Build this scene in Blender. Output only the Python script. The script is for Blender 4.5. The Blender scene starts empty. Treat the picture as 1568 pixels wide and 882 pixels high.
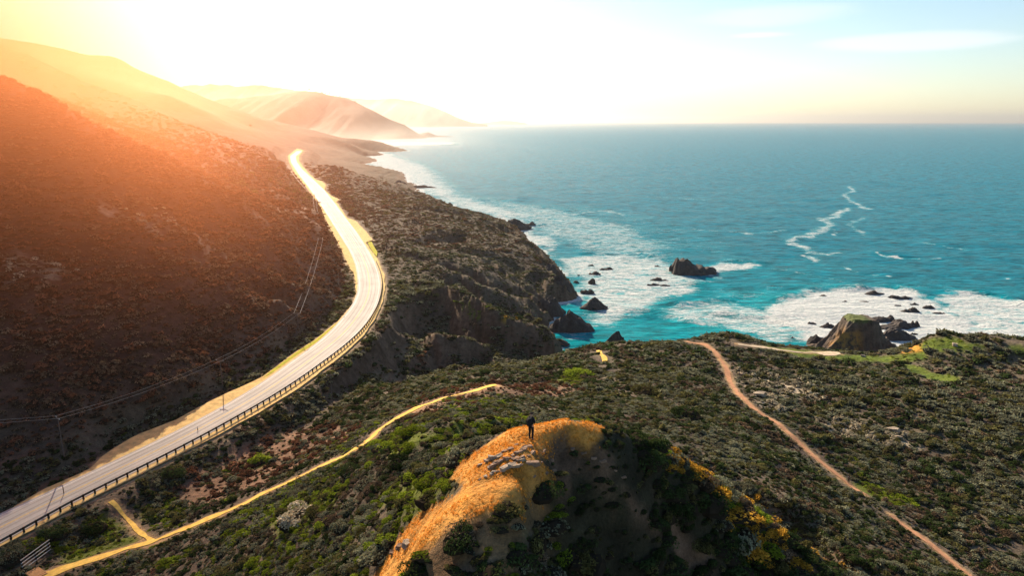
import bpy, bmesh, math, random
import numpy as np
from mathutils import Vector, Matrix

random.seed(7); rng = np.random.default_rng(7)
sc = bpy.context.scene
COL = sc.collection
# ------------------------------------------------------------------ camera
GRID_DU = 0.0105
CAM_H = 105.0
PITCH = math.radians(13.76)
FPX = 1045.0                      # focal length in pixels of the 1568 px wide photograph
cam_d = bpy.data.cameras.new('camera'); cam = bpy.data.objects.new('camera', cam_d); COL.objects.link(cam)
cam_d.sensor_width = 36.0; cam_d.lens = 36.0*FPX/1568.0
cam_d.clip_start = 0.5; cam_d.clip_end = 120000.0
cam.location = (0, 0, CAM_H); cam.rotation_euler = (math.radians(90)-PITCH, 0, 0)
sc.camera = cam
# ------------------------------------------------------------------ sky, sun, exposure
SUN_AZ = math.radians(-23.0)      # left of the view axis (+Y)
SUN_EL = math.radians(26.5)
w = bpy.data.worlds.new("World"); sc.world = w; w.use_nodes = True
SUN_DIR = Vector((math.sin(SUN_AZ)*math.cos(SUN_EL), math.cos(SUN_AZ)*math.cos(SUN_EL), math.sin(SUN_EL)))
sun_d = bpy.data.lights.new('sun', 'SUN'); sun_o = bpy.data.objects.new('sun', sun_d); COL.objects.link(sun_o)
sun_d.energy = 5.0; sun_d.angle = math.radians(0.53); sun_d.color = (1.0, 0.80, 0.58)
sun_o.rotation_euler = SUN_DIR.to_track_quat('Z', 'Y').to_euler()
sun_o.location = (-100, 200, 300)
sc.view_settings.view_transform = 'Standard'; sc.view_settings.look = 'None'
sc.view_settings.exposure = 1.15; sc.view_settings.gamma = 1.0
sc.cycles.use_denoising = True
sc.cycles.max_bounces = 6; sc.cycles.diffuse_bounces = 2; sc.cycles.glossy_bounces = 2
sc.cycles.transmission_bounces = 2; sc.cycles.volume_bounces = 0; sc.cycles.transparent_max_bounces = 8
sc.cycles.sample_clamp_direct = 12.0; sc.cycles.sample_clamp_indirect = 4.0
sc.cycles.caustics_reflective = False; sc.cycles.caustics_refractive = False

class N:
    """small helper for node trees"""
    def __init__(s, tree): s.t = tree; s.n = tree.nodes; s.l = tree.links
    def new(s, typ, **kw):
        nd = s.n.new(typ)
        for k, v in kw.items():
            if k == 'inp':
                for i, val in v.items():
                    if isinstance(val, bpy.types.NodeSocket): s.l.new(val, nd.inputs[i])
                    else: nd.inputs[i].default_value = val
            else: setattr(nd, k, v)
        return nd
    def math(s, op, a, b=None, c=None, clamp=False):
        d = {0: a}
        if b is not None: d[1] = b
        if c is not None: d[2] = c
        return s.new('ShaderNodeMath', operation=op, use_clamp=clamp, inp=d).outputs[0]
    def maprange(s, v, a, b, c=0.0, d=1.0, smooth=False):
        return s.new('ShaderNodeMapRange', interpolation_type='SMOOTHSTEP' if smooth else 'LINEAR',
                     inp={0: v, 1: a, 2: b, 3: c, 4: d}).outputs[0]
    def mixc(s, f, a, b, blend='MIX'):
        nd = s.n.new('ShaderNodeMix'); nd.data_type = 'RGBA'; nd.blend_type = blend; nd.clamp_factor = True
        for i, val in ((0, f), (6, a), (7, b)):
            if isinstance(val, bpy.types.NodeSocket): s.l.new(val, nd.inputs[i])
            else: nd.inputs[i].default_value = val if not isinstance(val, tuple) or len(val) == 4 else (*val, 1.0)
        return nd.outputs[2]
    def noise(s, vec, scale, detail=4.0, rough=0.55, dist=0.0):
        return s.new('ShaderNodeTexNoise', inp={'Vector': vec, 'Scale': scale, 'Detail': detail, 'Roughness': rough, 'Distortion': dist})

wt = w.node_tree; wt.nodes.clear(); g = N(wt)
sky = g.new('ShaderNodeTexSky', sky_type='NISHITA', sun_disc=False, sun_elevation=SUN_EL,
            sun_rotation=SUN_AZ, altitude=100.0, air_density=1.15, dust_density=0.35, ozone_density=3.0)
tc = g.new('ShaderNodeTexCoord')
sep = g.new('ShaderNodeSeparateXYZ', inp={0: tc.outputs['Generated']})
# thin high cloud: streaky noise laid over the upper sky, plus two lens-shaped wisps out over the sea
az = g.math('ARCTAN2', sep.outputs[0], sep.outputs[1]); el = g.math('ARCSINE', sep.outputs[2])
cv = g.new('ShaderNodeCombineXYZ', inp={0: g.math('MULTIPLY', az, 5.0), 1: g.math('MULTIPLY', el, 42.0), 2: 0.0}).outputs[0]
cn = g.noise(cv, 0.9, 6.0, 0.55, 0.6).outputs[0]
def wisp(a0, e0, ra, re, amt):
    dx = g.math('DIVIDE', g.math('SUBTRACT', az, a0), ra); dy = g.math('DIVIDE', g.math('SUBTRACT', el, e0), re)
    d = g.math('ADD', g.math('MULTIPLY', dx, dx), g.math('MULTIPLY', dy, dy))
    d = g.math('ADD', d, g.math('MULTIPLY', g.math('SUBTRACT', cn, 0.5), 1.6))
    return g.math('MULTIPLY', g.maprange(d, 0.0, 1.0, 1.0, 0.0, True), amt)
def sky_dir(px, py):
    dx, dy = (px-784)/FPX, -(py-441)/FPX
    d = Vector((dx, math.cos(PITCH)+dy*math.sin(PITCH), -math.sin(PITCH)+dy*math.cos(PITCH))).normalized()
    return math.atan2(d.x, d.y), math.asin(d.z)
a1 = sky_dir(1390, 64); a2 = sky_dir(1165, 53); a3 = sky_dir(1190, 22)
cl = g.math('ADD', wisp(a1[0], a1[1], 0.12, 0.014, 0.42), wisp(a2[0], a2[1], 0.05, 0.0045, 0.42))
cl = g.math('ADD', cl, wisp(a3[0], a3[1], 0.12, 0.016, 0.28))
cl = g.math('ADD', cl, g.maprange(cn, 0.55, 0.9, 0.0, 0.12, True), clamp=True)
skyc = g.mixc(cl, sky.outputs[0], (8.2, 8.0, 8.0, 1))
bg = g.new('ShaderNodeBackground', inp={0: skyc, 1: 0.07})
out = g.new('ShaderNodeOutputWorld', inp={0: bg.outputs[0]})

# ------------------------------------------------------------------ measured places
CP, SP = math.cos(PITCH), math.sin(PITCH)
def ray(px, py):
    dx, dy = (px-784)/FPX, -(py-441)/FPX
    return dx, CP+dy*SP, -SP+dy*CP
def W(px, py, z):                     # sight line meets elevation z
    a, b, c = ray(px, py); t = (z-CAM_H)/c
    return (a*t, b*t, z)
def D(px, py, y):                     # sight line at forward distance y
    a, b, c = ray(px, py); t = y/b
    return (a*t, y, CAM_H+c*t)
def project(x, y, z):
    d = y*CP-(z-CAM_H)*SP; u = y*SP+(z-CAM_H)*CP
    return 784+FPX*x/d, 441-FPX*u/d, d

# ------------------------------------------------------------------ noise
def _hash(ix, iy, seed):
    h = (ix.astype(np.int64)*374761393 + iy.astype(np.int64)*668265263 + seed*1442695041) & 0xffffffff
    h = ((h ^ (h >> 13))*1274126177) & 0xffffffff
    return ((h ^ (h >> 16)) & 0xffff)/65535.0
def vnoise(x, y, seed=0):
    ix, iy = np.floor(x), np.floor(y); fx, fy = x-ix, y-iy
    fx = fx*fx*fx*(fx*(fx*6-15)+10); fy = fy*fy*fy*(fy*(fy*6-15)+10)
    a = _hash(ix, iy, seed); b = _hash(ix+1, iy, seed); c = _hash(ix, iy+1, seed); d = _hash(ix+1, iy+1, seed)
    return (a*(1-fx)+b*fx)*(1-fy)+(c*(1-fx)+d*fx)*fy
def fbm(x, y, seed=0, octv=4, gain=0.5):
    s = 0.0; a = 1.0; n = 0.0
    for o in range(octv):
        ca, sa = math.cos(o*1.1), math.sin(o*1.1); k = 2.03**o
        s = s + a*vnoise((x*ca-y*sa)*k+o*17.3, (x*sa+y*ca)*k-o*9.1, seed+o*31); n += a; a *= gain
    return s/n*2-1
def ridged(x, y, seed=0, octv=4):
    s = 0.0; a = 1.0; n = 0.0
    for o in range(octv):
        k = 2.1**o
        s = s + a*(1-np.abs(vnoise(x*k+o*7.7, y*k+o*3.1, seed+o*13)*2-1)); n += a; a *= 0.5
    return s/n
def smooth(v, a, b):
    t = np.clip((v-a)/(b-a), 0, 1); return t*t*(3-2*t)

# ------------------------------------------------------------------ the road line
def road_z(y): return float(np.interp(y, [0, 120, 210, 330, 450, 700, 1460, 2200], [25, 26, 28, 30, 32, 35, 45, 52]))
def on_road(px, py):
    z = 30.0
    for _ in range(25): z = 0.5*z+0.5*road_z(W(px, py, z)[1])
    return W(px, py, z)
def resample(P, step):
    P = np.array(P, float); d = np.r_[0, np.cumsum(np.hypot(*(np.diff(P[:, :2], axis=0).T)))]
    n = max(2, int(d[-1]/step)+1); s = np.linspace(0, d[-1], n)
    return np.stack([np.interp(s, d, P[:, k]) for k in range(P.shape[1])], 1)
def smooth_line(P, it=6):
    P = P.copy()
    for _ in range(it): P[1:-1] = 0.25*P[:-2]+0.5*P[1:-1]+0.25*P[2:]
    return P
R_right = [(-60, 858), (0, 826), (99, 777), (147, 753), (223, 715), (274, 690), (329, 660), (400, 620), (455, 586), (484, 566), (504, 549),
           (535, 526), (555, 507), (571, 484), (579, 466), (585, 438), (582, 420), (576, 404), (563, 381), (547, 356), (529, 333),
           (513, 311), (495, 289), (477, 272), (463, 259), (454, 247), (453, 239), (463, 231)]
R_left = [(-60, 822), (0, 793), (68, 753), (137, 724), (205, 694), (274, 660), (342, 623), (382, 601), (414, 577), (453, 548), (484, 528),
          (504, 510), (520, 491), (529, 481), (543, 464), (548, 443), (547, 420), (543, 402), (535, 384), (525, 368), (512, 347),
          (502, 331), (486, 306), (472, 286), (456, 265), (446, 249), (444, 239), (457, 229)]
RR = np.array([on_road(*p) for p in R_right]); RL = np.array([on_road(*p) for p in R_left])
RRs = resample(RR, 3.0); RLs = resample(RL, 3.0)
def centre(RRs, RLs):
    n = 360; A = RRs[np.linspace(0, len(RRs)-1, n).astype(int)]; out = []
    for p in A:
        j = np.argmin(np.hypot(RLs[:, 0]-p[0], RLs[:, 1]-p[1])); out.append((p+RLs[j])/2)
    return np.array(out)
RC = smooth_line(resample(smooth_line(centre(RRs, RLs), 8), 3.0), 10)
_t = np.gradient(RC[:, :2], axis=0); _t /= np.maximum(np.hypot(_t[:, 0], _t[:, 1])[:, None], 1e-6)
RN = np.stack([_t[:, 1], -_t[:, 0]], 1)         # points to the sea side
RC[:, 2] = [road_z(y) for y in RC[:, 1]]
ROAD_HALF = 5.2
# further back than the frame, the road runs on
ext = RC[0]-(RC[8]-RC[0])*np.array([[k] for k in range(6, 0, -1)])
ext[:, 2] = [road_z(y) for y in ext[:, 1]]
RC = resample(np.vstack([ext, RC]), 3.0)
_t = np.gradient(RC[:, :2], axis=0); _t /= np.maximum(np.hypot(_t[:, 0], _t[:, 1])[:, None], 1e-6)
RN = np.stack([_t[:, 1], -_t[:, 0]], 1)

# ------------------------------------------------------------------ terrain control heights
PTS = []
def P(*a):
    for (px, py, z) in a: PTS.append(W(px, py, z))
def PW(*a):
    for q in a: PTS.append(tuple(map(float, q)))
def crest(lst, back):                 # (px,py,z): crest point and the fall behind it
    for (px, py, z) in lst:
        x, y, z = W(px, py, z); PTS.append((x, y, z))
        for (dx, dy, dz) in back: PTS.append((x+dx, y+dy, z+dz))
# knoll
crest([(811, 668, 85.5), (870, 652, 86), (905, 650, 85.6), (960, 666, 84.3), (1010, 692, 82.3)], [(0, 9, -7.5), (2, 24, -21), (3, 48, -36)])
crest([(1060, 722, 79.8), (1100, 750, 77.3), (1150, 785, 74.8), (1200, 820, 72.3), (1300, 882, 68), (1400, 950, 62)], [(2, 10, -9), (4, 24, -20), (6, 42, -31)])
P((860, 690, 84.6), (900, 760, 82.3), (850, 760, 83.2), (850, 882, 79.3), (950, 882, 77.2), (1050, 882, 74.5), (1150, 882, 71.5),
  (950, 745, 82.4), (1000, 800, 79.3), (1060, 850, 76.2), (750, 882, 83.0), (680, 882, 82.0), (620, 882, 79.0), (575, 882, 76.2), (700, 800, 83.9), (640, 830, 81.8), (780, 800, 84.3),
  (760, 740, 84.9), (820, 722, 85.1), (800, 760, 84.7), (700, 700, 82.6), (765, 662, 84.3), (720, 662, 81.2), (650, 700, 77), (640, 750, 79.5), (600, 800, 76), (640, 660, 67), (700, 640, 68), (560, 760, 65.5), (560, 700, 57),
  (600, 650, 50), (480, 830, 59), (500, 882, 62), (430, 882, 52), (300, 882, 35), (380, 820, 43), (480, 760, 50), (760, 640, 60))
PW((0, 20, 70), (0, 0, 58), (-15, 20, 66), (15, 20, 62), (40, 20, 50), (-40, 20, 48), (-60, 60, 33), (40, -20, 40), (0, -60, 35), (-60, -40, 26), (80, 0, 30), (100, -80, 22),
   (150, 0, 20), (60, 45, 47), (75, 70, 34), (-110, 40, 26), (-120, -60, 26), (300, 0, 14), (250, 100, 19), (380, 120, 10), (200, -100, 18))
# trail and valley
P((560, 680, 42), (640, 625, 46), (700, 605, 42), (760, 590, 42), (450, 735, 34), (330, 790, 29), (240, 830, 26), (80, 875, 24), (0, 900, 24),
  (150, 800, 22.5), (300, 720, 23.5), (420, 660, 22.5), (500, 610, 21), (450, 700, 26), (380, 740, 26), (560, 610, 25), (100, 840, 22.5), (220, 770, 22.5), (620, 600, 27))
P((640, 575, 17), (700, 558, 10), (780, 546, 4), (830, 541, 0))
P((700, 582, 33), (780, 560, 30), (870, 540, 22), (740, 600, 37), (800, 610, 40), (820, 585, 34))
# near coastal terrace with its cliff
crest([(900, 534, 17), (925, 531, 18), (1000, 526, 18), (1060, 523, 20), (1085, 514, 22), (1110, 511, 22.5), (1135, 517, 20), (1170, 529, 17), (1240, 534, 15), (1300, 541, 16),
       (1350, 541, 17), (1395, 531, 19), (1435, 511, 26), (1500, 514, 25), (1568, 522, 24), (1640, 528, 24), (1800, 560, 20)], [(0, 9, -6), (0, 18, -24), (0, 40, -28)])
P((1000, 560, 26), (900, 580, 32), (850, 612, 36), (1000, 620, 35), (1100, 600, 28), (1200, 600, 24), (1100, 700, 42), (1200, 700, 34), (1300, 738, 27), (1300, 800, 35),
  (1400, 850, 31), (1500, 882, 26), (1568, 750, 22), (1568, 600, 22), (1350, 600, 22), (1400, 700, 23), (1200, 760, 42), (1100, 660, 39), (1300, 850, 40), (1050, 640, 38),
  (950, 640, 42), (870, 640, 46), (1450, 560, 21), (1350, 560, 19), (1250, 560, 19), (1150, 560, 23), (1568, 560, 22), (1000, 680, 48), (900, 630, 42), (1568, 850, 22))
# left hill: ridge (silhouette), face, what lies behind
for (px, py, y) in [(-400, -40, 265), (-150, 50, 268), (0, 110, 275), (68, 139, 280), (109, 163, 285), (181, 204, 290), (254, 245, 299), (336, 283, 308), (390, 315, 322), (454, 352, 330), (492, 374, 335)]:
    q = D(px, py, y); PW(q); dz = max(0.0, q[2]-32)
    PW((q[0]+6, q[1]+25, q[2]-0.16*dz), (q[0]+12, q[1]+70, q[2]-0.42*dz))
for (px, py, y) in [(0, 200, 240), (0, 300, 213), (0, 400, 190), (0, 500, 171), (0, 600, 156), (0, 690, 144), (200, 300, 252), (200, 400, 218), (200, 500, 191), (200, 630, 165),
                    (350, 400, 254), (350, 500, 218), (350, 560, 204), (450, 440, 272), (100, 250, 243), (100, 400, 205), (100, 600, 160), (280, 330, 270),
                    (-200, 600, 150), (-200, 300, 205), (430, 480, 254), (-350, 700, 120)]:
    PW(D(px, py, y))
P((400, 478, 39), (430, 460, 40.5), (470, 435, 41), (510, 412, 38), (535, 405, 34), (440, 430, 44), (500, 395, 40), (545, 425, 31))
P((440, 500, 32), (480, 470, 32.5), (520, 440, 31), (500, 480, 30.5), (420, 530, 31))
PW((-120, 430, 43), (-200, 430, 56), (-300, 440, 80), (-420, 450, 110))
# second hill
for (px, py, y) in [(-350, -60, 1180), (-150, 10, 1160), (0, 66, 1120), (40, 82, 1090), (77, 100, 1060), (109, 118, 1040), (145, 131, 1010), (181, 145, 980), (227, 168, 930), (272, 186, 885), (318, 209, 840), (350, 226, 790), (386, 247, 740)]:
    q = D(px, py, y); PW(q); dz = max(0.0, q[2]-38); PW((q[0]+20, q[1]+60, q[2]-0.22*dz), (q[0]+40, q[1]+180, q[2]-0.55*dz))
P((430, 285, 50), (460, 300, 41), (440, 320, 44), (410, 290, 55), (400, 270, 60), (480, 332, 37), (460, 270, 44), (430, 255, 52), (410, 235, 58))
PW(D(250, 215, 740), D(150, 170, 800), D(330, 250, 660), D(370, 290, 520), D(230, 240, 520), D(120, 180, 560), D(40, 120, 900), D(40, 140, 620))
# third hill
for (px, py, y) in [(-300, 40, 2150), (-100, 66, 2100), (20, 72, 2080), (60, 71, 2070), (90, 74, 2060), (110, 84, 2050), (130, 88, 2040), (155, 88, 2030), (170, 86, 2020), (200, 101, 2000), (240, 122, 1980), (280, 141, 1960),
                    (320, 161, 1940), (350, 178, 1930), (380, 194, 1930), (420, 203, 1930), (445, 210, 1930), (470, 219, 1950)]:
    q = D(px, py, y); PW(q); PW((q[0]+60, q[1]+220, 0.7*q[2]+10), (q[0]+100, q[1]+600, 0.45*q[2]+10))
PW(D(205, 152, 1500), D(230, 147, 1520), D(260, 148, 1530), D(310, 167, 1560), D(350, 189, 1580), D(390, 210, 1600), D(430, 225, 1620), D(150, 135, 1500), D(100, 112, 1500), D(60, 95, 1550), D(300, 195, 1150), D(390, 235, 1100), D(200, 158, 1300))
# seaward strip beyond the bend
P((560, 277, 32), (600, 294, 30), (640, 302, 30), (690, 316, 28), (725, 329, 27), (737, 348, 24), (770, 366, 22), (600, 330, 32), (650, 350, 30), (700, 360, 28), (620, 300, 31),
  (470, 247, 47), (500, 253, 40), (530, 263, 34), (570, 272, 18), (590, 284, 12), (500, 273, 37), (540, 290, 34), (500, 262, 37))
PW(D(470, 224, 1850), D(490, 226.5, 1850), D(510, 229, 1900), D(530, 232.5, 1980), D(545, 236, 2050), D(556, 239.5, 2120))
P((585, 440, 29), (600, 470, 27), (580, 520, 24), (540, 560, 22), (630, 440, 28), (650, 480, 24), (600, 530, 20), (600, 560, 19))
crest([(695, 437, 29), (730, 457, 27), (762, 475, 24), (784, 482, 22), (814, 492, 18), (832, 502, 14), (850, 520, 7)], [(4, 16, -7), (6, 28, -12)])
P((700, 480, 24), (740, 500, 19), (760, 510, 15), (670, 510, 21), (740, 525, 14), (770, 536, 9), (800, 515, 8), (700, 545, 11), (650, 555, 15), (820, 530, 2))
crest([(620, 397, 31), (670, 407, 30), (707, 420, 27), (735, 435, 24), (775, 447, 18), (807, 462, 11)], [(5, 8, -4)])
crest([(640, 385, 30.5), (682, 390, 29), (720, 396, 26), (755, 417, 21), (785, 437, 15), (804, 452, 10), (835, 470, 5)], [(6, 14, -5)])
P((700, 375, 27), (740, 378, 25), (780, 372, 22), (800, 368, 21), (820, 377, 18), (838, 400, 13), (850, 424, 8), (865, 430, 7), (760, 400, 21), (800, 410, 15), (820, 440, 7))
# sea bed
for (px, py) in [(600, 245), (640, 260), (680, 280), (700, 300), (760, 330), (800, 345), (850, 370), (880, 400), (900, 430), (900, 460), (930, 500), (880, 510), (1000, 480), (1000, 505), (1100, 480),
                 (1250, 500), (1400, 490), (1568, 490), (1000, 400), (1200, 400), (1400, 400), (1568, 400), (800, 280), (1000, 280), (1300, 280), (650, 235), (800, 220), (585, 232), (870, 522), (700, 312), (745, 338), (850, 385), (870, 420), (880, 445), (862, 462)]:
    PW(W(px, py, -8 if py < 480 else -6))
P((562, 241, 1), (545, 250, 3))
PW((-300, 2500, -10), (-520, 2420, -8), (-300, 2200, -8), (-560, 2700, -10), (-900, 2400, 90), (-1100, 2700, 140), (-100, 2300, -8), (-700, 3000, -12), (0, 3000, -12), (400, 2000, -15), (900, 900, -15), (600, 300, -14), (500, 500, -14), (500, 200, -8), (700, 0, -14), (450, 40, 2), (-400, 100, 90), (-450, 0, 85), (-350, -100, 60), (-250, -150, 30))
# road bed
for i in range(0, len(RC), 9): PW((RC[i, 0], RC[i, 1], RC[i, 2]-0.2))
PTS = np.array(PTS)

R0 = 60.0; Y0 = -25.0
def warp(x, y):
    yy = y-Y0
    r = np.sqrt(x*x+yy*yy+100.0)
    return np.arctan2(x, yy), np.log(r)
def kernel(d2): return np.sqrt(d2+1e-5)
_u, _v = warp(PTS[:, 0], PTS[:, 1])
# thin near-duplicates so the interpolation stays calm
keep = []
for i in range(len(PTS)):
    if all((_u[i]-_u[j])**2+(_v[i]-_v[j])**2 > 0.006**2 for j in keep): keep.append(i)
PTS, _u, _v = PTS[keep], _u[keep], _v[keep]
_A = kernel((_u[:, None]-_u[None])**2+(_v[:, None]-_v[None])**2)
_n = len(PTS); _M = np.zeros((_n+3, _n+3)); _M[:_n, :_n] = _A-np.eye(_n)*2e-4
_M[:_n, _n] = 1; _M[:_n, _n+1] = _u; _M[:_n, _n+2] = _v; _M[_n:, :_n] = _M[:_n, _n:].T
_w = np.linalg.solve(_M, np.r_[PTS[:, 2], 0, 0, 0])
def base_h(x, y):
    sh = np.shape(x); x = np.ravel(x).astype(float); y = np.ravel(y).astype(float); o = np.empty(len(x))
    for i in range(0, len(x), 20000):
        u, v = warp(x[i:i+20000], y[i:i+20000])
        o[i:i+20000] = kernel((u[:, None]-_u[None])**2+(v[:, None]-_v[None])**2) @ _w[:_n] + _w[_n]+_w[_n+1]*u+_w[_n+2]*v
    return o.reshape(sh)
_rs = RC[::2]
def road_dist(x, y):
    """distance to the road centre line and the road height there"""
    sh = np.shape(x); x = np.ravel(x); y = np.ravel(y); d = np.full(len(x), 1e9); z = np.zeros(len(x)); side = np.zeros(len(x))
    for i in range(0, len(x), 20000):
        dx = x[i:i+20000, None]-_rs[None, :, 0]; dy = y[i:i+20000, None]-_rs[None, :, 1]
        q = dx*dx+dy*dy; j = q.argmin(1); k = np.arange(len(j))
        nn = RN[::2][j]; n_ = dx[k, j]*nn[:, 0]+dy[k, j]*nn[:, 1]
        ta = dx[k, j]*-nn[:, 1]+dy[k, j]*nn[:, 0]
        dd = np.sqrt(q[k, j]); d[i:i+20000] = np.where(dd < 12, np.minimum(dd, np.abs(n_)), dd)
        z[i:i+20000] = _rs[j, 2]; side[i:i+20000] = n_
    return d.reshape(sh), z.reshape(sh), side.reshape(sh)

def line_dz(x, y, line):
    """distance to a 3-D line in plan and the line's height there"""
    line = np.asarray(line, float); sh = np.shape(x); x = np.ravel(x).astype(float); y = np.ravel(y).astype(float)
    D_ = np.full(len(x), 1e6); Z_ = np.zeros(len(x)); lo = line[:, :2].min(0)-70; hi = line[:, :2].max(0)+70
    m = (x > lo[0]) & (x < hi[0]) & (y > lo[1]) & (y < hi[1]); xs, ys = x[m], y[m]; d = np.full(len(xs), 1e12); z = np.zeros(len(xs))
    for i in range(len(line)-1):
        ax, ay, az_ = line[i]; bx, by, bz = line[i+1]; ex, ey = bx-ax, by-ay
        t = np.clip(((xs-ax)*ex+(ys-ay)*ey)/max(ex*ex+ey*ey, 1e-9), 0, 1)
        q = (xs-ax-t*ex)**2+(ys-ay-t*ey)**2; u = q < d; d = np.where(u, q, d); z = np.where(u, az_+t*(bz-az_), z)
    D_[m] = np.sqrt(d); Z_[m] = z; return D_.reshape(sh), Z_.reshape(sh)
def _L(*a): return [W(*q) for q in a]
def _off(l, dx, dy, dz): return [(p[0]+dx, p[1]+dy, p[2]+dz) for p in l]
CR_C = _L((620, 428, 29), (695, 437, 29), (730, 457, 27), (762, 475, 24), (784, 482, 22), (814, 492, 18), (832, 502, 14), (850, 521, 7))
CR_B = _L((620, 397, 31), (670, 407, 30), (707, 420, 27), (735, 435, 24), (775, 447, 18), (807, 462, 11))
CR_A = _L((640, 385, 30.5), (682, 390, 29), (720, 396, 26), (755, 417, 21), (785, 437, 15), (804, 452, 10), (835, 470, 5))
CR_D = _L((670, 511, 20.5), (705, 515, 18.5), (740, 525, 14.5), (765, 533, 9))
CR_T = _L((740, 375, 25), (775, 371, 22.5), (800, 367, 21), (820, 376, 18), (838, 399, 13), (850, 424, 8))
GULLIES = [(_L((600, 600, 18), (640, 580, 13), (690, 562, 8), (750, 548, 3), (840, 539, -2)), .75), (_off(CR_C, 4, 17, -13)[1:], .9), (_off(CR_B, 5, 10, -11)[1:], 1.0), (_off(CR_A, 7, 14, -11)[1:], .95),
           (_L((600, 520, 19), (650, 528, 13), (700, 535, 8), (760, 542, 3)), .7),
           (_L((560, 322, 29), (620, 332, 25), (690, 340, 20), (735, 352, 9), (768, 370, 0)), .5), (_L((520, 286, 33), (560, 290, 26), (610, 300, 16), (650, 306, 7)), .5),
           (_L((610, 375, 27), (660, 378, 23), (700, 380, 19)), .5)]
CRESTS = [(CR_C, 1.25), (CR_B, 1.2), (CR_A, 1.2), (CR_D, 1.0), (CR_T, 1.4)]
def height(x, y):
    h = base_h(x, y)
    r = np.hypot(x, y-0.0)
    wob = fbm(x/12, y/12, 29, 3)
    for ln, sl in GULLIES:
        d, z = line_dz(x, y, ln); h = np.where(d < 60, np.minimum(h, z+sl*np.maximum(d-1.5+wob*4, 0)+np.where(d > 28, (d-28)*2.0, 0)), h)
    for ln, sl in CRESTS:
        d, z = line_dz(x, y, ln); h = np.where(d < 40, np.maximum(h, z-sl*np.maximum(d-1.0+wob*3, 0)), h)
    far = smooth(r, 45, 220)
    # gullies and lumps of open ground
    land = smooth(h, -1, 8)
    n1 = fbm(x/38, y/38, 3, 4); n2 = fbm(x/9, y/9, 5, 3); n3 = fbm(x/2.4, y/2.4, 9, 3); n0 = fbm(x/130, y/130, 12, 3)
    hill = smooth(h, 50, 110)*smooth(r, 180, 260)
    gul = ridged(x/95+0.3*n0, y/260+0.002*x, 21, 3)-0.62
    beyond = smooth(y, 300, 420)*smooth(x, -160, -90)*land
    h = h+beyond*((ridged(x/230+.3*n0, (y+.42*x)/62+.25*n0, 141, 3)-.60)*(9.0+9.0*smooth(x, -60, 30)))*smooth(h, 3, 14)
    h = h + land*(n1*(0.5+1.3*far)+n2*(0.28+0.35*far)+n3*(0.10+0.10*far)) + hill*gul*9.0 + land*n0*1.0*far
    # sea cliffs: pull the last metres into a steep face
    c = smooth(h, -3.0, 9.0); hc = np.where(h < 9.0, -6+15.0*c, h)
    cliff = (h < 18)
    rough = ridged(x/14, y/14, 33, 4)-0.55
    hc = hc + np.where(cliff, rough*7.0*smooth(h, -4, 3)*(1-smooth(h, 9, 18)), 0)
    ww = smooth(r, 150, 320); h = h*(1-ww)+hc*ww
    gyy, gxx = np.gradient(h, y[:, 0], x[0]) if np.ndim(h) == 2 and h.shape[0] > 2 else (0*h, 0*h)
    st = smooth(np.hypot(gxx, gyy), .6, 1.1)*smooth(r, 170, 240)*(1-hill)*(x > -60)
    h = h+st*((ridged(x/7+y/40, y/9, 131, 4)-.55)*3.2+fbm(x/1.9, y/2.4, 133, 3)*.6)
    # bench cut for the road
    d, z, s = road_dist(x, y)
    half = ROAD_HALF+1.6+r*0.006
    k = 1-smooth(d, half, half+np.where(s < 0, 7.0, 10.0)+r*0.012)
    bench = z-0.25-np.clip(r/500, 0, 1.5)*0.35
    return h*(1-k)+bench*k

def sinh_axis(c, a, du, lo, hi):
    u = np.arange(math.asinh((lo-c)/a), math.asinh((hi-c)/a)+du, du); return c+a*np.sinh(u)
GX = sinh_axis(2.0, 36.0, GRID_DU, -2700.0, 700.0)
GY = sinh_axis(48.0, 36.0, GRID_DU, -160.0, 3000.0)
XX, YY = np.meshgrid(GX, GY); ZZ = height(XX, YY)
def ground_z(x, y):
    x = np.asarray(x, float); y = np.asarray(y, float)
    i = np.clip(np.searchsorted(GX, x)-1, 0, len(GX)-2); j = np.clip(np.searchsorted(GY, y)-1, 0, len(GY)-2)
    fx = np.clip((x-GX[i])/(GX[i+1]-GX[i]), 0, 1); fy = np.clip((y-GY[j])/(GY[j+1]-GY[j]), 0, 1)
    return (ZZ[j, i]*(1-fx)+ZZ[j, i+1]*fx)*(1-fy)+(ZZ[j+1, i]*(1-fx)+ZZ[j+1, i+1]*fx)*fy
def cast(px, py, rmin=25.0, rmax=2600.0):
    """where a measured sight line meets the ground (or the sea)"""
    a, b, c = ray(px, py); t = np.geomspace(rmin, rmax, 1600)
    z = CAM_H+c*t; h = np.maximum(ground_z(a*t, b*t), 0.0)
    k = np.argmax(z <= h)
    if z[k] > h[k]: k = len(t)-1
    t0, t1 = t[max(k-1, 0)], t[k]
    for _ in range(14):
        tm = (t0+t1)/2
        if CAM_H+c*tm <= max(float(ground_z(a*tm, b*tm)), 0.0): t1 = tm
        else: t0 = tm
    return (a*t1, b*t1, max(float(ground_z(a*t1, b*t1)), 0.0))
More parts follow.
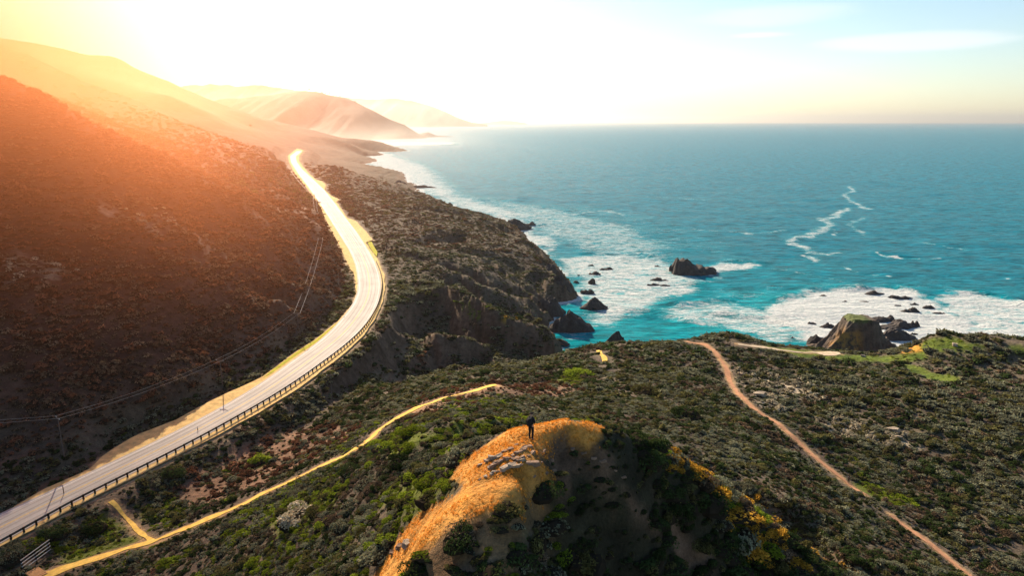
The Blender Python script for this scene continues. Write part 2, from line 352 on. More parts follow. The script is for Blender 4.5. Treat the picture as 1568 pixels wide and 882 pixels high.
# ------------------------------------------------------------------ mesh helpers
def link(o, parent=None):
    COL.objects.link(o)
    if parent is not None: o.parent = parent
    return o
def tag(o, label=None, cat=None, group=None, kind=None):
    if label: o['label'] = label
    if cat: o['category'] = cat
    if group: o['group'] = group
    if kind: o['kind'] = kind
    return o
def np_mesh(name, verts, quads, mat=None, smooth_=True, tris=False):
    me = bpy.data.meshes.new(name); k = 3 if tris else 4
    verts = np.asarray(verts, np.float32); quads = np.asarray(quads, np.int32)
    me.vertices.add(len(verts)); me.vertices.foreach_set('co', verts.ravel())
    me.loops.add(quads.size); me.loops.foreach_set('vertex_index', quads.ravel())
    me.polygons.add(len(quads)); me.polygons.foreach_set('loop_start', np.arange(0, quads.size, k, dtype=np.int32))
    me.polygons.foreach_set('loop_total', np.full(len(quads), k, np.int32))
    me.polygons.foreach_set('use_smooth', np.full(len(quads), smooth_, bool))
    if mat: me.materials.append(mat)
    me.update(calc_edges=True); return me
def grid_mesh(name, X, Y, Z, mat=None, keep=None):
    """keep: boolean per cell"""
    h, w_ = X.shape; idx = np.arange(h*w_).reshape(h, w_)
    q = np.stack([idx[:-1, :-1], idx[:-1, 1:], idx[1:, 1:], idx[1:, :-1]], -1).reshape(-1, 4)
    if keep is not None: q = q[keep.ravel()]
    used = np.zeros(h*w_, bool); used[q.ravel()] = True
    re = np.cumsum(used)-1
    V = np.stack([X.ravel(), Y.ravel(), Z.ravel()], 1)[used]
    return np_mesh(name, V, re[q], mat), used
# ------------------------------------------------------------------ outlines on the ground
def poly_sd(x, y, poly):
    """signed distance to a closed outline, negative inside"""
    poly = np.asarray(poly, float)[:, :2]; sh = np.shape(x); x = np.ravel(x).astype(float); y = np.ravel(y).astype(float)
    out = np.full(len(x), 1e6)
    lo = poly.min(0)-60; hi = poly.max(0)+60
    m = (x > lo[0]) & (x < hi[0]) & (y > lo[1]) & (y < hi[1]); xs, ys = x[m], y[m]
    d = np.full(len(xs), 1e12); ins = np.zeros(len(xs), bool); n = len(poly)
    for i in range(n):
        ax, ay = poly[i]; bx, by = poly[(i+1) % n]; ex, ey = bx-ax, by-ay
        t = np.clip(((xs-ax)*ex+(ys-ay)*ey)/max(ex*ex+ey*ey, 1e-9), 0, 1)
        d = np.minimum(d, (xs-ax-t*ex)**2+(ys-ay-t*ey)**2)
        c = ((ay > ys) != (by > ys)) & (xs < (bx-ax)*(ys-ay)/((by-ay) if by != ay else 1e-9)+ax); ins ^= c
    out[m] = np.where(ins, -np.sqrt(d), np.sqrt(d)); return out.reshape(sh)
def line_d(x, y, line):
    line = np.asarray(line, float); sh = np.shape(x); x = np.ravel(x).astype(float); y = np.ravel(y).astype(float)
    out = np.full(len(x), 1e6); lo = line[:, :2].min(0)-60; hi = line[:, :2].max(0)+60
    m = (x > lo[0]) & (x < hi[0]) & (y > lo[1]) & (y < hi[1]); xs, ys = x[m], y[m]; d = np.full(len(xs), 1e12)
    for i in range(len(line)-1):
        ax, ay = line[i, :2]; bx, by = line[i+1, :2]; ex, ey = bx-ax, by-ay
        t = np.clip(((xs-ax)*ex+(ys-ay)*ey)/max(ex*ex+ey*ey, 1e-9), 0, 1)
        d = np.minimum(d, (xs-ax-t*ex)**2+(ys-ay-t*ey)**2)
    out[m] = np.sqrt(d); return out.reshape(sh)

# dirt shoulders and lay-bys: outline at road level
SH_R = [(-60, 872), (0, 838), (99, 786), (147, 761), (223, 723), (329, 669), (400, 630), (455, 596), (484, 575), (535, 535), (557, 514), (575, 487), (584, 468), (590, 440), (588, 420),
        (581, 404), (577, 394), (566, 380), (560, 371), (571, 367), (558, 352), (551, 345), (545, 338), (531, 333), (522, 319), (515, 309), (520, 305), (508, 300), (497, 291), (499, 283), (493, 277), (484, 275), (474, 266),
        (463, 254), (458, 246), (458, 239), (465, 230)]
SH_L = [(-60, 819), (0, 789), (68, 749), (137, 719), (154, 700), (205, 668), (267, 644), (325, 613), (400, 578), (414, 568), (453, 539), (484, 519), (516, 493), (527, 481), (541, 464),
        (545, 443), (543, 420), (536, 411), (524, 386), (523, 381), (514, 366), (500, 338), (489, 314), (470, 288), (452, 266), (443, 249), (441, 238), (455, 227)]
SHOULDER = [on_road(*p) for p in SH_R]+[on_road(*p) for p in SH_L[::-1]]
sd = poly_sd(XX, YY, SHOULDER)
rr_ = np.hypot(XX, YY); _rz = np.interp(YY, [0, 120, 210, 330, 450, 700, 1460, 2200], [25, 26, 28, 30, 32, 35, 45, 52])
k = 1-smooth(sd, 0.8+rr_*0.007, 4.0+rr_*0.02)
ZZ = ZZ*(1-k)+(_rz-0.30-np.clip(rr_/500, 0, 1.8)*0.4)*k

def cast_line(lst): return [cast(*p) for p in lst]
TRAILS = {
 'valley': (cast_line([(20, 900), (80, 877), (140, 858), (200, 838), (240, 829), (270, 815), (330, 791), (395, 760), (450, 735), (500, 710), (552, 685), (562, 679), (578, 660), (596, 648), (620, 634), (640, 625), (672, 612), (700, 605), (735, 596), (760, 590)]), 1.5),
 'seaward': (cast_line([(1045, 524), (1080, 527), (1095, 540), (1108, 556), (1116, 578), (1128, 600), (1145, 618), (1165, 633), (1186, 645), (1205, 662), (1228, 682), (1252, 704), (1282, 728), (1305, 746), (1322, 757)]), 0.95),
 'lower': (cast_line([(1365, 790), (1385, 806), (1412, 824), (1440, 846), (1465, 866), (1495, 890)]), 0.85),
 'bluff': (cast_line([(1130, 527), (1160, 531), (1200, 537), (1240, 540), (1285, 542)]), 1.1),
 'junction': (cast_line([(232, 829), (215, 818), (205, 808), (195, 795), (182, 780), (170, 768)]), 0.6),
}
_scruffy = lambda s, a: fbm(XX/s, YY/s, int(s*10)+77, 3)*a
ZONES = {}
def zone(name, outlines, soft=1.0, rag=1.0, ragsize=3.0):
    m = np.zeros_like(XX)
    for o in outlines:
        s = poly_sd(XX, YY, cast_line(o)); m = np.maximum(m, 1-smooth(s+_scruffy(ragsize, rag*2), -soft, soft))
    ZONES[name] = m; return m
zone('orange', [[(560, 900), (585, 862), (600, 838), (628, 800), (668, 772), (702, 755), (688, 724), (735, 690), (770, 664), (812, 650), (870, 649), (905, 648), (936, 662), (900, 684), (850, 690), (832, 706), (850, 742), (803, 758),
                 (800, 795), (745, 790), (690, 812), (655, 840), (630, 866), (612, 900)]], 0.25, 0.35, 1.3)
zone('tail', [[(812, 684), (850, 690), (905, 684), (945, 726), (985, 770), (1040, 815), (1085, 850), (1040, 872), (985, 820), (930, 775), (880, 735), (850, 738), (835, 710)]], 0.5, 0.6, 1.5)
zone('green', [[(680, 650), (740, 640), (800, 634), (812, 646), (760, 662), (700, 690), (660, 690), (640, 676)], [(586, 760), (640, 745), (682, 735), (684, 765), (640, 782), (590, 778)],
               [(560, 690), (620, 655), (660, 672), (610, 700)], [(850, 580), (890, 560), (905, 575), (870, 592)], [(215, 780), (262, 770), (262, 790), (225, 797)],
               [(100, 850), (150, 836), (200, 822), (225, 826), (150, 850), (90, 872)], [(375, 705), (395, 694), (425, 700), (400, 716)],
               [(700, 462), (745, 470), (740, 492), (710, 480)], [(400, 690), (380, 705), (395, 712), (420, 702)],
               [(800, 745), (850, 735), (880, 760), (850, 800), (800, 810)], [(1315, 730), (1350, 748), (1400, 765), (1400, 778), (1350, 768), (1310, 748)],
               [(400, 800), (470, 760), (540, 740), (500, 790), (430, 830)], [(130, 800), (160, 790), (190, 815), (150, 836)]], 0.8, 1.0, 2.5)
zone('lawn', [[(1160, 527), (1190, 532), (1240, 536), (1300, 545), (1390, 543), (1410, 552), (1290, 553), (1190, 538)], [(1396, 534), (1420, 520), (1440, 514), (1470, 520), (1505, 528), (1500, 541), (1450, 540), (1400, 543)],
              [(1384, 556), (1400, 560), (1465, 578), (1472, 588), (1440, 587), (1395, 573)], [(1548, 532), (1572, 530), (1572, 545), (1550, 542)], [(1298, 545), (1410, 538), (1420, 548), (1340, 556), (1298, 552)]], 1.2, 1.2, 6.0)
zone('pale', [[(1118, 572), (1160, 568), (1235, 590), (1262, 612), (1230, 614), (1170, 604), (1130, 592)], [(1240, 640), (1300, 645), (1345, 655), (1385, 668), (1400, 684), (1350, 690), (1280, 670)], [(1150, 600), (1170, 610), (1200, 634), (1170, 630)],
              [(8, 395), (40, 388), (95, 415), (70, 432), (20, 425)], [(140, 300), (190, 320), (240, 350), (220, 352), (150, 325)], [(230, 320), (260, 330), (255, 342)]], 2.0, 2.5, 5.0)
zone('dry', [[(600, 640), (640, 612), (700, 596), (760, 586), (880, 590), (880, 602), (760, 606), (700, 622), (640, 640)], [(300, 720), (440, 650), (520, 650), (540, 672), (450, 720), (330, 770), (270, 770)],
             [(640, 545), (700, 530), (690, 550), (640, 560)], [(390, 280), (440, 300), (480, 330), (500, 360), (440, 330), (380, 300)]], 3.0, 2.5, 6.0)
zone('flowers', [[(1000, 682), (1060, 712), (1100, 740), (1200, 812), (1330, 900), (1180, 900), (1130, 830), (1060, 750)], [(768, 486), (790, 482), (786, 492), (770, 492)]], 1.0, 1.6, 2.2)
zone('sparse', [[(745, 792), (800, 792), (806, 765), (850, 745), (842, 775), (815, 810), (800, 850), (780, 900), (640, 900), (660, 850), (690, 815)]], .4, .5, 1.3)
zone('orangebank', [[(1356, 538), (1372, 530), (1400, 528), (1410, 536), (1380, 542)]], 1.0, 0.6, 4.0)
_road_clear = 1-smooth(sd, -0.5, 1.5)
tr_m = np.zeros_like(XX)
for ln, hw in TRAILS.values():
    tr_m = np.maximum(tr_m, 1-smooth(line_d(XX, YY, ln)+_scruffy(2.0, 0.35), hw*0.8, hw*1.5+0.3))
gy, gx = np.gradient(ZZ, GY, GX); slope = np.hypot(gx, gy)
rockm = np.maximum(smooth(slope, 0.68, 1.0)*smooth(rr_, 150, 220), smooth(-ZZ, -5.0, -2.0)*smooth(rr_, 150, 220))
rockm = np.where(XX < -60, rockm*smooth(-ZZ, -20, -12), rockm)

def colour_field():
    def c(r, g_, b): return np.array([r, g_, b])[None, None]
    n = fbm(XX/22, YY/22, 41, 4)[..., None]; n2 = fbm(XX/5, YY/5, 43, 4)[..., None]; n3 = fbm(XX/1.3, YY/1.3, 44, 3)[..., None]
    T = c(.105, .082, .056)+(c(.05, .04, .026))*n+c(.015, .02, .006)*n2
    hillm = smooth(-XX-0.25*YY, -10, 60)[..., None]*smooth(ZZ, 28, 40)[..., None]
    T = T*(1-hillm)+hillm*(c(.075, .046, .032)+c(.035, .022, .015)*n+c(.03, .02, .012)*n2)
    farm = smooth(rr_, 420, 700)[..., None]; T = T*(1-farm)+farm*(c(.060, .050, .030)+c(.035, .026, .016)*n+c(.03, .02, .012)*n2)
    def lay(m, col): 
        nonlocal T
        m = m[..., None]; T = T*(1-m)+m*col
    lay(ZONES['dry'], c(.19, .115, .07)+c(.05, .03, .02)*n2)
    lay(ZONES['pale']*smooth(fbm(XX/4, YY/4, 51, 3), -.35, .15), c(.40, .33, .23)+c(.08, .07, .06)*n2)
    lay(ZONES['green'], c(.105, .13, .018)+c(.04, .05, .005)*n2)
    lay(ZONES['lawn'], c(.105, .145, .018)+c(.06, .06, .01)*n2+c(.04,.03,.005)*n3)
    lay(ZONES['flowers']*smooth(fbm(XX/1.6, YY/1.6, 57, 3), -.15, .2), c(.38, .22, .03)+c(.1, .05, .0)*n3)
    lay(ZONES['orange'], c(.58, .27, .055)+c(.16, .11, .03)*n2+c(.16, .11, .04)*n3)
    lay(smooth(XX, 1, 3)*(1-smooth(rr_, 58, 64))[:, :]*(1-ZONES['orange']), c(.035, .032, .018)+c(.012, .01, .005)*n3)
    lay(ZONES['sparse'], c(.20, .125, .06)+c(.06, .05, .02)*n3+c(.05, .04, .02)*n2)
    lay(ZONES['tail'], c(.15, .095, .06)+c(.06, .04, .03)*n3)
    lay(ZONES['orangebank'], c(.55, .25, .04)+c(.1, .06, .01)*n2)
    lay(rockm, c(.11, .072, .046)+c(.06, .042, .03)*n2+c(.03, .024, .02)*n3)
    lay(tr_m*0.9, c(.42, .27, .13)+c(.06, .04, .02)*n3)
    lay(_road_clear, c(.55, .40, .22)+c(.06, .05, .03)*n2)
    return np.clip(T, 0.01, 0.9)
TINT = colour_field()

def ground_material():
    m = bpy.data.materials.new('ground_cover'); m.use_nodes = True; t = m.node_tree; b = t.nodes['Principled BSDF']; h = N(t)
    a = h.new('ShaderNodeAttribute', attribute_name='tint')
    geo = h.new('ShaderNodeNewGeometry'); pos = geo.outputs['Position']
    n1 = h.noise(pos, 0.55, 6, 0.65).outputs[0]; n2 = h.noise(pos, 5.0, 5, 0.7).outputs[0]; n3 = h.noise(pos, 0.09, 5, 0.6).outputs[0]
    v = h.math('MULTIPLY', h.maprange(n1, 0.3, 0.7, 0.62, 1.4), h.maprange(n2, 0.3, 0.7, 0.65, 1.35))
    v = h.math('MULTIPLY', v, h.maprange(n3, 0.3, 0.7, 0.75, 1.25))
    col = h.mixc(1.0, a.outputs[0], h.new('ShaderNodeCombineXYZ', inp={0: v, 1: v, 2: v}).outputs[0], 'MULTIPLY')
    t.links.new(col, b.inputs['Base Color']); b.inputs['Roughness'].default_value = 0.95; b.inputs['Specular IOR Level'].default_value = 0.15
    hgt = h.math('ADD', h.math('MULTIPLY', n1, 0.9), h.math('MULTIPLY', n2, 0.16))
    bump = h.new('ShaderNodeBump', inp={'Strength': 0.9, 'Distance': 1.1, 'Height': hgt})
    t.links.new(bump.outputs[0], b.inputs['Normal']); return m
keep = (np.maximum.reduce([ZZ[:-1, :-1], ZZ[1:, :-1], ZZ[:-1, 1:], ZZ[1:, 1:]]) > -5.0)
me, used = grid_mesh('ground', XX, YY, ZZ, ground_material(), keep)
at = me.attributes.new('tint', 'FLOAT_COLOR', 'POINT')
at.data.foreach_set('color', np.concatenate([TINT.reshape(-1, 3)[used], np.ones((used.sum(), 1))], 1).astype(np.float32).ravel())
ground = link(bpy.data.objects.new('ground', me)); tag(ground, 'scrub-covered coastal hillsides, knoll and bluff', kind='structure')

# ------------------------------------------------------------------ simple materials
def mat(name, col, rough=0.9, spec=0.2, var=0.25, scale=3.0, bump=0.0, bscale=None, metal=0.0):
    m = bpy.data.materials.new(name); m.use_nodes = True; t = m.node_tree; b = t.nodes['Principled BSDF']; h = N(t)
    pos = h.new('ShaderNodeNewGeometry').outputs['Position']
    n = h.noise(pos, scale, 5, 0.65).outputs[0]
    v = h.maprange(n, 0.3, 0.7, 1-var, 1+var)
    c = h.mixc(1.0, (*col, 1.0), h.new('ShaderNodeCombineXYZ', inp={0: v, 1: v, 2: v}).outputs[0], 'MULTIPLY')
    t.links.new(c, b.inputs['Base Color']); b.inputs['Roughness'].default_value = rough; b.inputs['Specular IOR Level'].default_value = spec
    b.inputs['Metallic'].default_value = metal
    if bump:
        nb = h.noise(pos, bscale or scale*2, 6, 0.7).outputs[0]
        t.links.new(h.new('ShaderNodeBump', inp={'Strength': 1.0, 'Distance': bump, 'Height': nb}).outputs[0], b.inputs['Normal'])
    return m
M_DIRT = mat('pale_dirt', (.66, .47, .19), .95, .1, .3, .6, .08, 3)
M_TRAIL = mat('trail_dirt', (.70, .47, .11), .95, .1, .28, .9, .06, 4)
M_TRAILR = mat('red_trail_dirt', (.42, .22, .12), .95, .1, .25, .9, .06, 4)
M_TRAILP = mat('pale_trail_dirt', (.55, .44, .30), .95, .1, .25, .9, .06, 4)
M_ROCK = mat('sea_rock', (.075, .060, .052), .75, .3, .5, .35, .5, 1.1)
M_POST = mat('weathered_timber', (.045, .034, .026), .9, .1, .3, 4)
M_STEEL = mat('galvanised_steel', (.10, .095, .085), .6, .4, .2, 2)
M_YELLOW = mat('yellow_paint', (.62, .40, .06), .7, .3, .3, 1.5)
M_WHITE = mat('white_paint', (.72, .70, .66), .7, .3, .25, 1.5)

# ------------------------------------------------------------------ road
def ribbon(name, line, hw, material, lift, parent=None, cols=4, z_from=None, label=None, rag=0.0):
    L = np.asarray(line, float); tt = np.gradient(L[:, :2], axis=0); tt /= np.maximum(np.hypot(tt[:, 0], tt[:, 1])[:, None], 1e-6)
    nn = np.stack([tt[:, 1], -tt[:, 0]], 1); hw = np.broadcast_to(hw, (len(L),))
    s = np.linspace(-1, 1, cols+1)
    wig = fbm(np.arange(len(L))/6.0, np.zeros(len(L))+len(L), 71, 3)*rag
    wig2 = fbm(np.arange(len(L))/5.0, np.zeros(len(L))+3.3, 72, 3)*rag
    off = np.outer(hw, s); off[:, 0] -= wig; off[:, -1] += wig2
    X = L[:, 0:1]+nn[:, 0:1]*off; Y = L[:, 1:2]+nn[:, 1:2]*off
    Z = (ground_z(X, Y) if z_from is None else z_from(X, Y))+lift
    me, _ = grid_mesh(name, X, Y, Z, material); o = link(bpy.data.objects.new(name, me), parent)
    tag(o, label, kind='structure'); return o
def rz_arr(X, Y): return np.interp(Y, [0, 120, 210, 330, 450, 700, 1460, 2200], [25, 26, 28, 30, 32, 35, 45, 52])
# asphalt between its two measured edges
def half_width():
    hw = []
    for p, n in zip(RC, RN):
        a = RR[:, :2]; b = RL[:, :2]
        da = line_d(np.array([p[0]]), np.array([p[1]]), RR)[0]; db = line_d(np.array([p[0]]), np.array([p[1]]), RL)[0]
        hw.append((da+db)/2)
    hw = np.array(hw); hw = np.clip(hw, 4.6, 7.5); k_ = np.ones(15)/15
    return np.convolve(np.pad(hw, 7, 'edge'), k_, 'valid')
HW = half_width()
def road_material():
    m = bpy.data.materials.new('asphalt'); m.use_nodes = True; t = m.node_tree; b = t.nodes['Principled BSDF']; h = N(t)
    uv = h.new('ShaderNodeAttribute', attribute_name='across'); pos = h.new('ShaderNodeNewGeometry').outputs['Position']
    s = h.new('ShaderNodeSeparateXYZ', inp={0: uv.outputs['Vector']})
    cvec = h.new('ShaderNodeCombineXYZ', inp={0: h.math('MULTIPLY', s.outputs[0], 1.3), 1: h.math('MULTIPLY', s.outputs[1], 0.03), 2: 0.0}).outputs[0]
    streak = h.noise(cvec, 1.0, 5, 0.6).outputs[0]; grain = h.noise(pos, 2.2, 6, 0.7).outputs[0]; patch = h.noise(pos, 0.12, 3, 0.5).outputs[0]
    # wheel tracks are darker, the strip between them is bleached
    ab = h.math('ABSOLUTE', s.outputs[0]); tr = h.math('ABSOLUTE', h.math('SUBTRACT', h.math('ABSOLUTE', h.math('SUBTRACT', ab, 2.0)), 0.85))
    trk = h.maprange(tr, 0.0, 0.45, 0.76, 1.03, True)
    v = h.math('MULTIPLY', h.maprange(streak, 0.3, 0.7, 0.78, 1.18), h.maprange(grain, 0.3, 0.7, 0.9, 1.1))
    v = h.math('MULTIPLY', h.math('MULTIPLY', v, trk), h.maprange(patch, 0.3, 0.7, 0.88, 1.1))
    c = h.mixc(1.0, (.37, .35, .32, 1), h.new('ShaderNodeCombineXYZ', inp={0: v, 1: v, 2: v}).outputs[0], 'MULTIPLY')
    t.links.new(c, b.inputs['Base Color']); b.inputs['Roughness'].default_value = 0.75; b.inputs['Specular IOR Level'].default_value = 0.18
    t.links.new(h.new('ShaderNodeBump', inp={'Strength': 0.6, 'Distance': 0.02, 'Height': h.noise(pos, 9, 4, 0.7).outputs[0]}).outputs[0], b.inputs['Normal'])
    return m
road = ribbon('road', RC, HW, road_material(), 0.10, cols=8, z_from=rz_arr, label='pale sun-bleached two-lane coast road curving along the hillside')
ac = road.data.attributes.new('across', 'FLOAT_VECTOR', 'POINT'); off = np.outer(HW, np.linspace(-1, 1, 9))
arc = np.r_[0, np.cumsum(np.hypot(*np.diff(RC[:, :2], axis=0).T))]
ac.data.foreach_set('vector', np.stack([off, np.repeat(arc[:, None], 9, 1), off*0], -1).astype(np.float32).ravel())
def offset_line(o): return np.stack([RC[:, 0]+RN[:, 0]*o, RC[:, 1]+RN[:, 1]*o, RC[:, 2]], 1)
near = arc < 900
for o_, ww, mm, nm in ((-0.16, .07, M_YELLOW, 'centre_line'), (0.16, .07, M_YELLOW, 'centre_line'), (-HW+0.95, .075, M_WHITE, 'edge_line'), (HW-0.95, .075, M_WHITE, 'edge_line')):
    oo = np.broadcast_to(o_, (len(RC),)); ln = np.stack([RC[:, 0]+RN[:, 0]*oo, RC[:, 1]+RN[:, 1]*oo, RC[:, 2]], 1)
    ribbon(nm, ln[near], ww, mm, 0.112, road, 1, rz_arr)
# shoulder sheet
bm = bmesh.new()
rs = [p for p in resample([on_road(*p) for p in SH_R], 2.5)]; ls = [p for p in resample([on_road(*p) for p in SH_L], 2.5)][::-1]
ring = []
for i, p in enumerate(rs+ls):
    j = 0.35*(fbm(np.array([i/2.0]), np.array([1.0]), 91, 3)[0]); ring.append(bm.verts.new((p[0]+j, p[1]+j, float(rz_arr(0, p[1]))+0.02)))
es = [bm.edges.new((ring[i], ring[(i+1) % len(ring)])) for i in range(len(ring))]
bmesh.ops.triangle_fill(bm, edges=es, use_beauty=True)
for f in bm.faces:
    if f.normal.z < 0: f.normal_flip()
me = bpy.data.meshes.new('dirt_shoulder'); bm.to_mesh(me); bm.free(); me.materials.append(M_DIRT)
tag(link(bpy.data.objects.new('dirt_shoulder', me)), 'pale dirt shoulders and lay-bys beside the coast road', kind='structure')
M_VERGE = mat('verge_grass', (.42, .40, .035), .95, .1, .4, 1.2, .15, 3)
def road_patch(name, outline, label):
    bm = bmesh.new(); vs = [bm.verts.new((p[0], p[1], float(rz_arr(0, p[1]))+0.07)) for p in resample([on_road(*q) for q in outline+[outline[0]]], 1.5)[:-1]]
    es = [bm.edges.new((vs[i], vs[(i+1) % len(vs)])) for i in range(len(vs))]; bmesh.ops.triangle_fill(bm, edges=es, use_beauty=True)
    for f in bm.faces:
        if f.normal.z < 0: f.normal_flip()
    me = bpy.data.meshes.new(name); bm.to_mesh(me); bm.free(); me.materials.append(M_VERGE); tag(link(bpy.data.objects.new(name, me)), label, kind='structure')
road_patch('grass_verge', [(402, 580), (414, 569), (453, 540), (484, 520), (514, 496), (519, 493), (503, 508), (484, 525), (453, 545), (416, 572)], 'yellow-green grass verge along the inland edge of the road before the bend')
road_patch('grass_verge', [(563, 371), (569, 370), (573, 378), (578, 386), (577, 393), (571, 386), (566, 378)], 'patch of yellow-green grass beside the lay-by past the bend')
# trails
TL = {'valley': ('trail', M_TRAIL, 'yellow dirt trail through the valley below the road'), 'seaward': ('trail', M_TRAILR, 'reddish dirt trail running down the terrace from the bluff'),
      'lower': ('trail', M_TRAILR, 'reddish dirt trail reappearing at the lower right'), 'bluff': ('trail', M_TRAILP, 'pale trail along the bluff edge by the sea stack'), 'junction': ('trail', M_TRAIL, 'narrow side trail climbing towards the road')}
for k_, (ln, hw) in TRAILS.items():
    hw *= .78; L = smooth_line(resample(ln, 0.7), 10)
    ribbon(TL[k_][0], L, hw, TL[k_][1], 0.10, cols=5, label=TL[k_][2], rag=hw*0.8)
# bare yellow patch near the cliff edge
def patch(name, outline, material, label, lift=0.12):
    pts = resample(cast_line(outline+[outline[0]]), 0.8)[:-1]; bm = bmesh.new()
    vs = [bm.verts.new((p[0], p[1], float(ground_z(p[0], p[1]))+lift)) for p in pts]
    es = [bm.edges.new((vs[i], vs[(i+1) % len(vs)])) for i in range(len(vs))]
    bmesh.ops.triangle_fill(bm, edges=es, use_beauty=True)
    bmesh.ops.subdivide_edges(bm, edges=bm.edges[:], cuts=1)
    for v in bm.verts: v.co.z = float(ground_z(v.co.x, v.co.y))+lift
    for f in bm.faces:
        if f.normal.z < 0: f.normal_flip()
    me = bpy.data.meshes.new(name); bm.to_mesh(me); bm.free(); me.materials.append(material)
    return tag(link(bpy.data.objects.new(name, me)), label, kind='structure')
patch('path_clearing', [(913, 537), (920, 536), (923, 543), (930, 548), (930, 555), (923, 556), (921, 548), (914, 541)], M_TRAIL, 'small bare yellow clearing in the scrub above the cove')
patch('path_clearing', [(1252, 542), (1283, 539), (1288, 543), (1280, 545), (1262, 545)], M_TRAILP, 'pale bare ground at the bluff edge before the sea stack')

# ------------------------------------------------------------------ far headlands
M_HEAD = mat('headland_scrub', (.075, .062, .042), .95, .1, .35, .01, 12, .006)
def headland(sil, front, back, label, seed, lift=0.0, step=25, n=36):
    C = np.array([D(*s) for s in sil]); C = resample(C, step); m_ = len(C)
    i_ = np.arange(m_); C[:, 2] += fbm(i_/3.0, i_*0+seed, seed, 3)*C[:, 2]*0.035*(C[:, 2] > 15)
    s = np.linspace(-1, 1, n*2+1); X = np.zeros((m_, len(s))); Y = X.copy(); Z = X.copy()
    for j, q in enumerate(s):
        wd = front if q < 0 else back; e = abs(q)
        spur = fbm(C[:, 0]/190, C[:, 1]/190+e*0.6, seed+5, 4); prof = (1-e)**1.15
        wloc = wd*np.clip(C[:, 2]/C[:, 2].max(), 0.05, 1)**0.8
        X[:, j] = C[:, 0]+q*wloc*0.12; Y[:, j] = C[:, 1]+q*wloc
        Z[:, j] = (C[:, 2]+4)*(prof+spur*0.42*math.sin(math.pi*min(1, e)))-4
    me, _ = grid_mesh('headland', X.T, Y.T, Z.T, M_HEAD)
    return tag(link(bpy.data.objects.new('headland', me)), label, kind='structure')
HA = [(150, 175, 4900), (230, 165, 4900), (300, 156, 4850), (360, 150, 4800), (400, 147, 4800), (440, 141, 4750), (470, 138, 4700), (500, 143, 4650), (530, 149, 4600), (545, 155, 4600), (570, 169, 4550), (600, 184, 4500), (620, 191, 4480), (640, 204, 4450), (655, 212, 4430), (680, 217.5, 4430), (692, 220, 4430)]
headland(HA, 1100, 900, 'hazy brown headland sloping down to the sea behind the road', 5)
headland([(640, 205, 4800), (656, 202, 4800), (668, 207, 4800), (682, 208, 4800), (697, 209, 4800), (704, 214, 4800)], 200, 200, 'low rocky point beyond the hazy brown headland', 6, step=10)
headland([(240, 140, 15200), (290, 131, 15100), (330, 129, 15000), (370, 131, 15000), (400, 130, 15000), (440, 136, 15000), (500, 146, 14900), (560, 152, 14800), (600, 150, 14700), (630, 153, 14700), (655, 160, 14600), (680, 170, 14600), (705, 181, 14500), (722, 187, 14500), (745, 190, 14500)], 2500, 2500, 'pale distant ridge almost lost in the haze', 7, step=60)
headland([(720, 190, 22000), (745, 187, 22000), (770, 184, 22000), (785, 185, 22000), (805, 188, 22000)], 1200, 1200, 'faintest distant point low on the horizon', 8, step=60)
# ------------------------------------------------------------------ sea
SX = sinh_axis(90.0, 260.0, 0.0135, -16000.0, 40000.0)
SY = sinh_axis(330.0, 240.0, 0.0125, 100.0, 42000.0)
sx, sy = np.meshgrid(SX, SY); srr = np.hypot(sx, sy)
def breaker(l, hgt, wd):
    global szz
    ln = sea_pts(l); d = line_d(sx+fbm(sx/22, sy/22, 161, 3)*6, sy+fbm(sx/22, sy/22, 162, 3)*6, ln); szz = szz+hgt*np.exp(-(d/wd)**2)*(.7+.6*fbm(sx/12, sy/12, 163, 3))
bed = np.where((sx > -1900) & (sx < 700) & (sy < 3000), ground_z(sx, sy), -20.0)
swell = (fbm(sx/60+0.4*sy/60, sy/22, 61, 3)*0.9+fbm(sx/17, sy/7, 62, 3)*0.45)*(1-smooth(srr, 1200, 3500))
szz = swell*smooth(-bed, 0, 6)
foam = np.zeros_like(sx)
def sea_pts(l): return [W(px, py, 0) for px, py in l]
def foam_area(l, amt, soft):
    global foam
    s = poly_sd(sx+fbm(sx/25, sy/25, 63, 3)*14, sy+fbm(sx/25, sy/25, 64, 3)*14, sea_pts(l)); foam = np.maximum(foam, amt*(1-smooth(s, -soft, soft)))
def foam_line(l, wd, amt):
    global foam
    d = line_d(sx+fbm(sx/14, sy/14, 65, 3)*7, sy+fbm(sx/14, sy/14, 66, 3)*9, sea_pts(l)); foam = np.maximum(foam, amt*(1-smooth(d, 0, wd)))
foam_area([(1175, 470), (1225, 447), (1300, 441), (1360, 440), (1420, 452), (1445, 470), (1468, 505), (1600, 500), (1600, 545), (1250, 545), (1215, 500), (1180, 492)], .92, 10)
foam_area([(1440, 452), (1475, 446), (1520, 450), (1600, 470), (1600, 520), (1440, 500)], .72, 9)
foam_area([(1010, 470), (1060, 462), (1120, 468), (1190, 470), (1250, 500), (1240, 530), (1150, 525), (1110, 500), (1030, 490)], .60, 10)
foam_area([(848, 395), (900, 388), (960, 388), (1020, 398), (1060, 418), (1080, 432), (1050, 452), (1000, 470), (940, 500), (900, 500), (880, 470), (870, 440)], .66, 16)
foam_area([(700, 305), (900, 310), (1100, 350), (1180, 400), (1050, 400), (850, 370), (760, 350)], .30, 60); foam_area([(1060, 440), (1250, 430), (1400, 430), (1500, 440), (1400, 450), (1200, 450), (1180, 480), (1080, 470)], .36, 25)
foam_area([(1080, 405), (1130, 398), (1165, 405), (1130, 420), (1080, 425)], .72, 8)
foam_area([(740, 300), (860, 320), (980, 345), (1040, 380), (1020, 400), (900, 392), (850, 372), (780, 345)], .52, 30)
foam_area([(740, 320), (800, 335), (860, 372), (850, 400), (820, 380), (760, 362)], .68, 18)
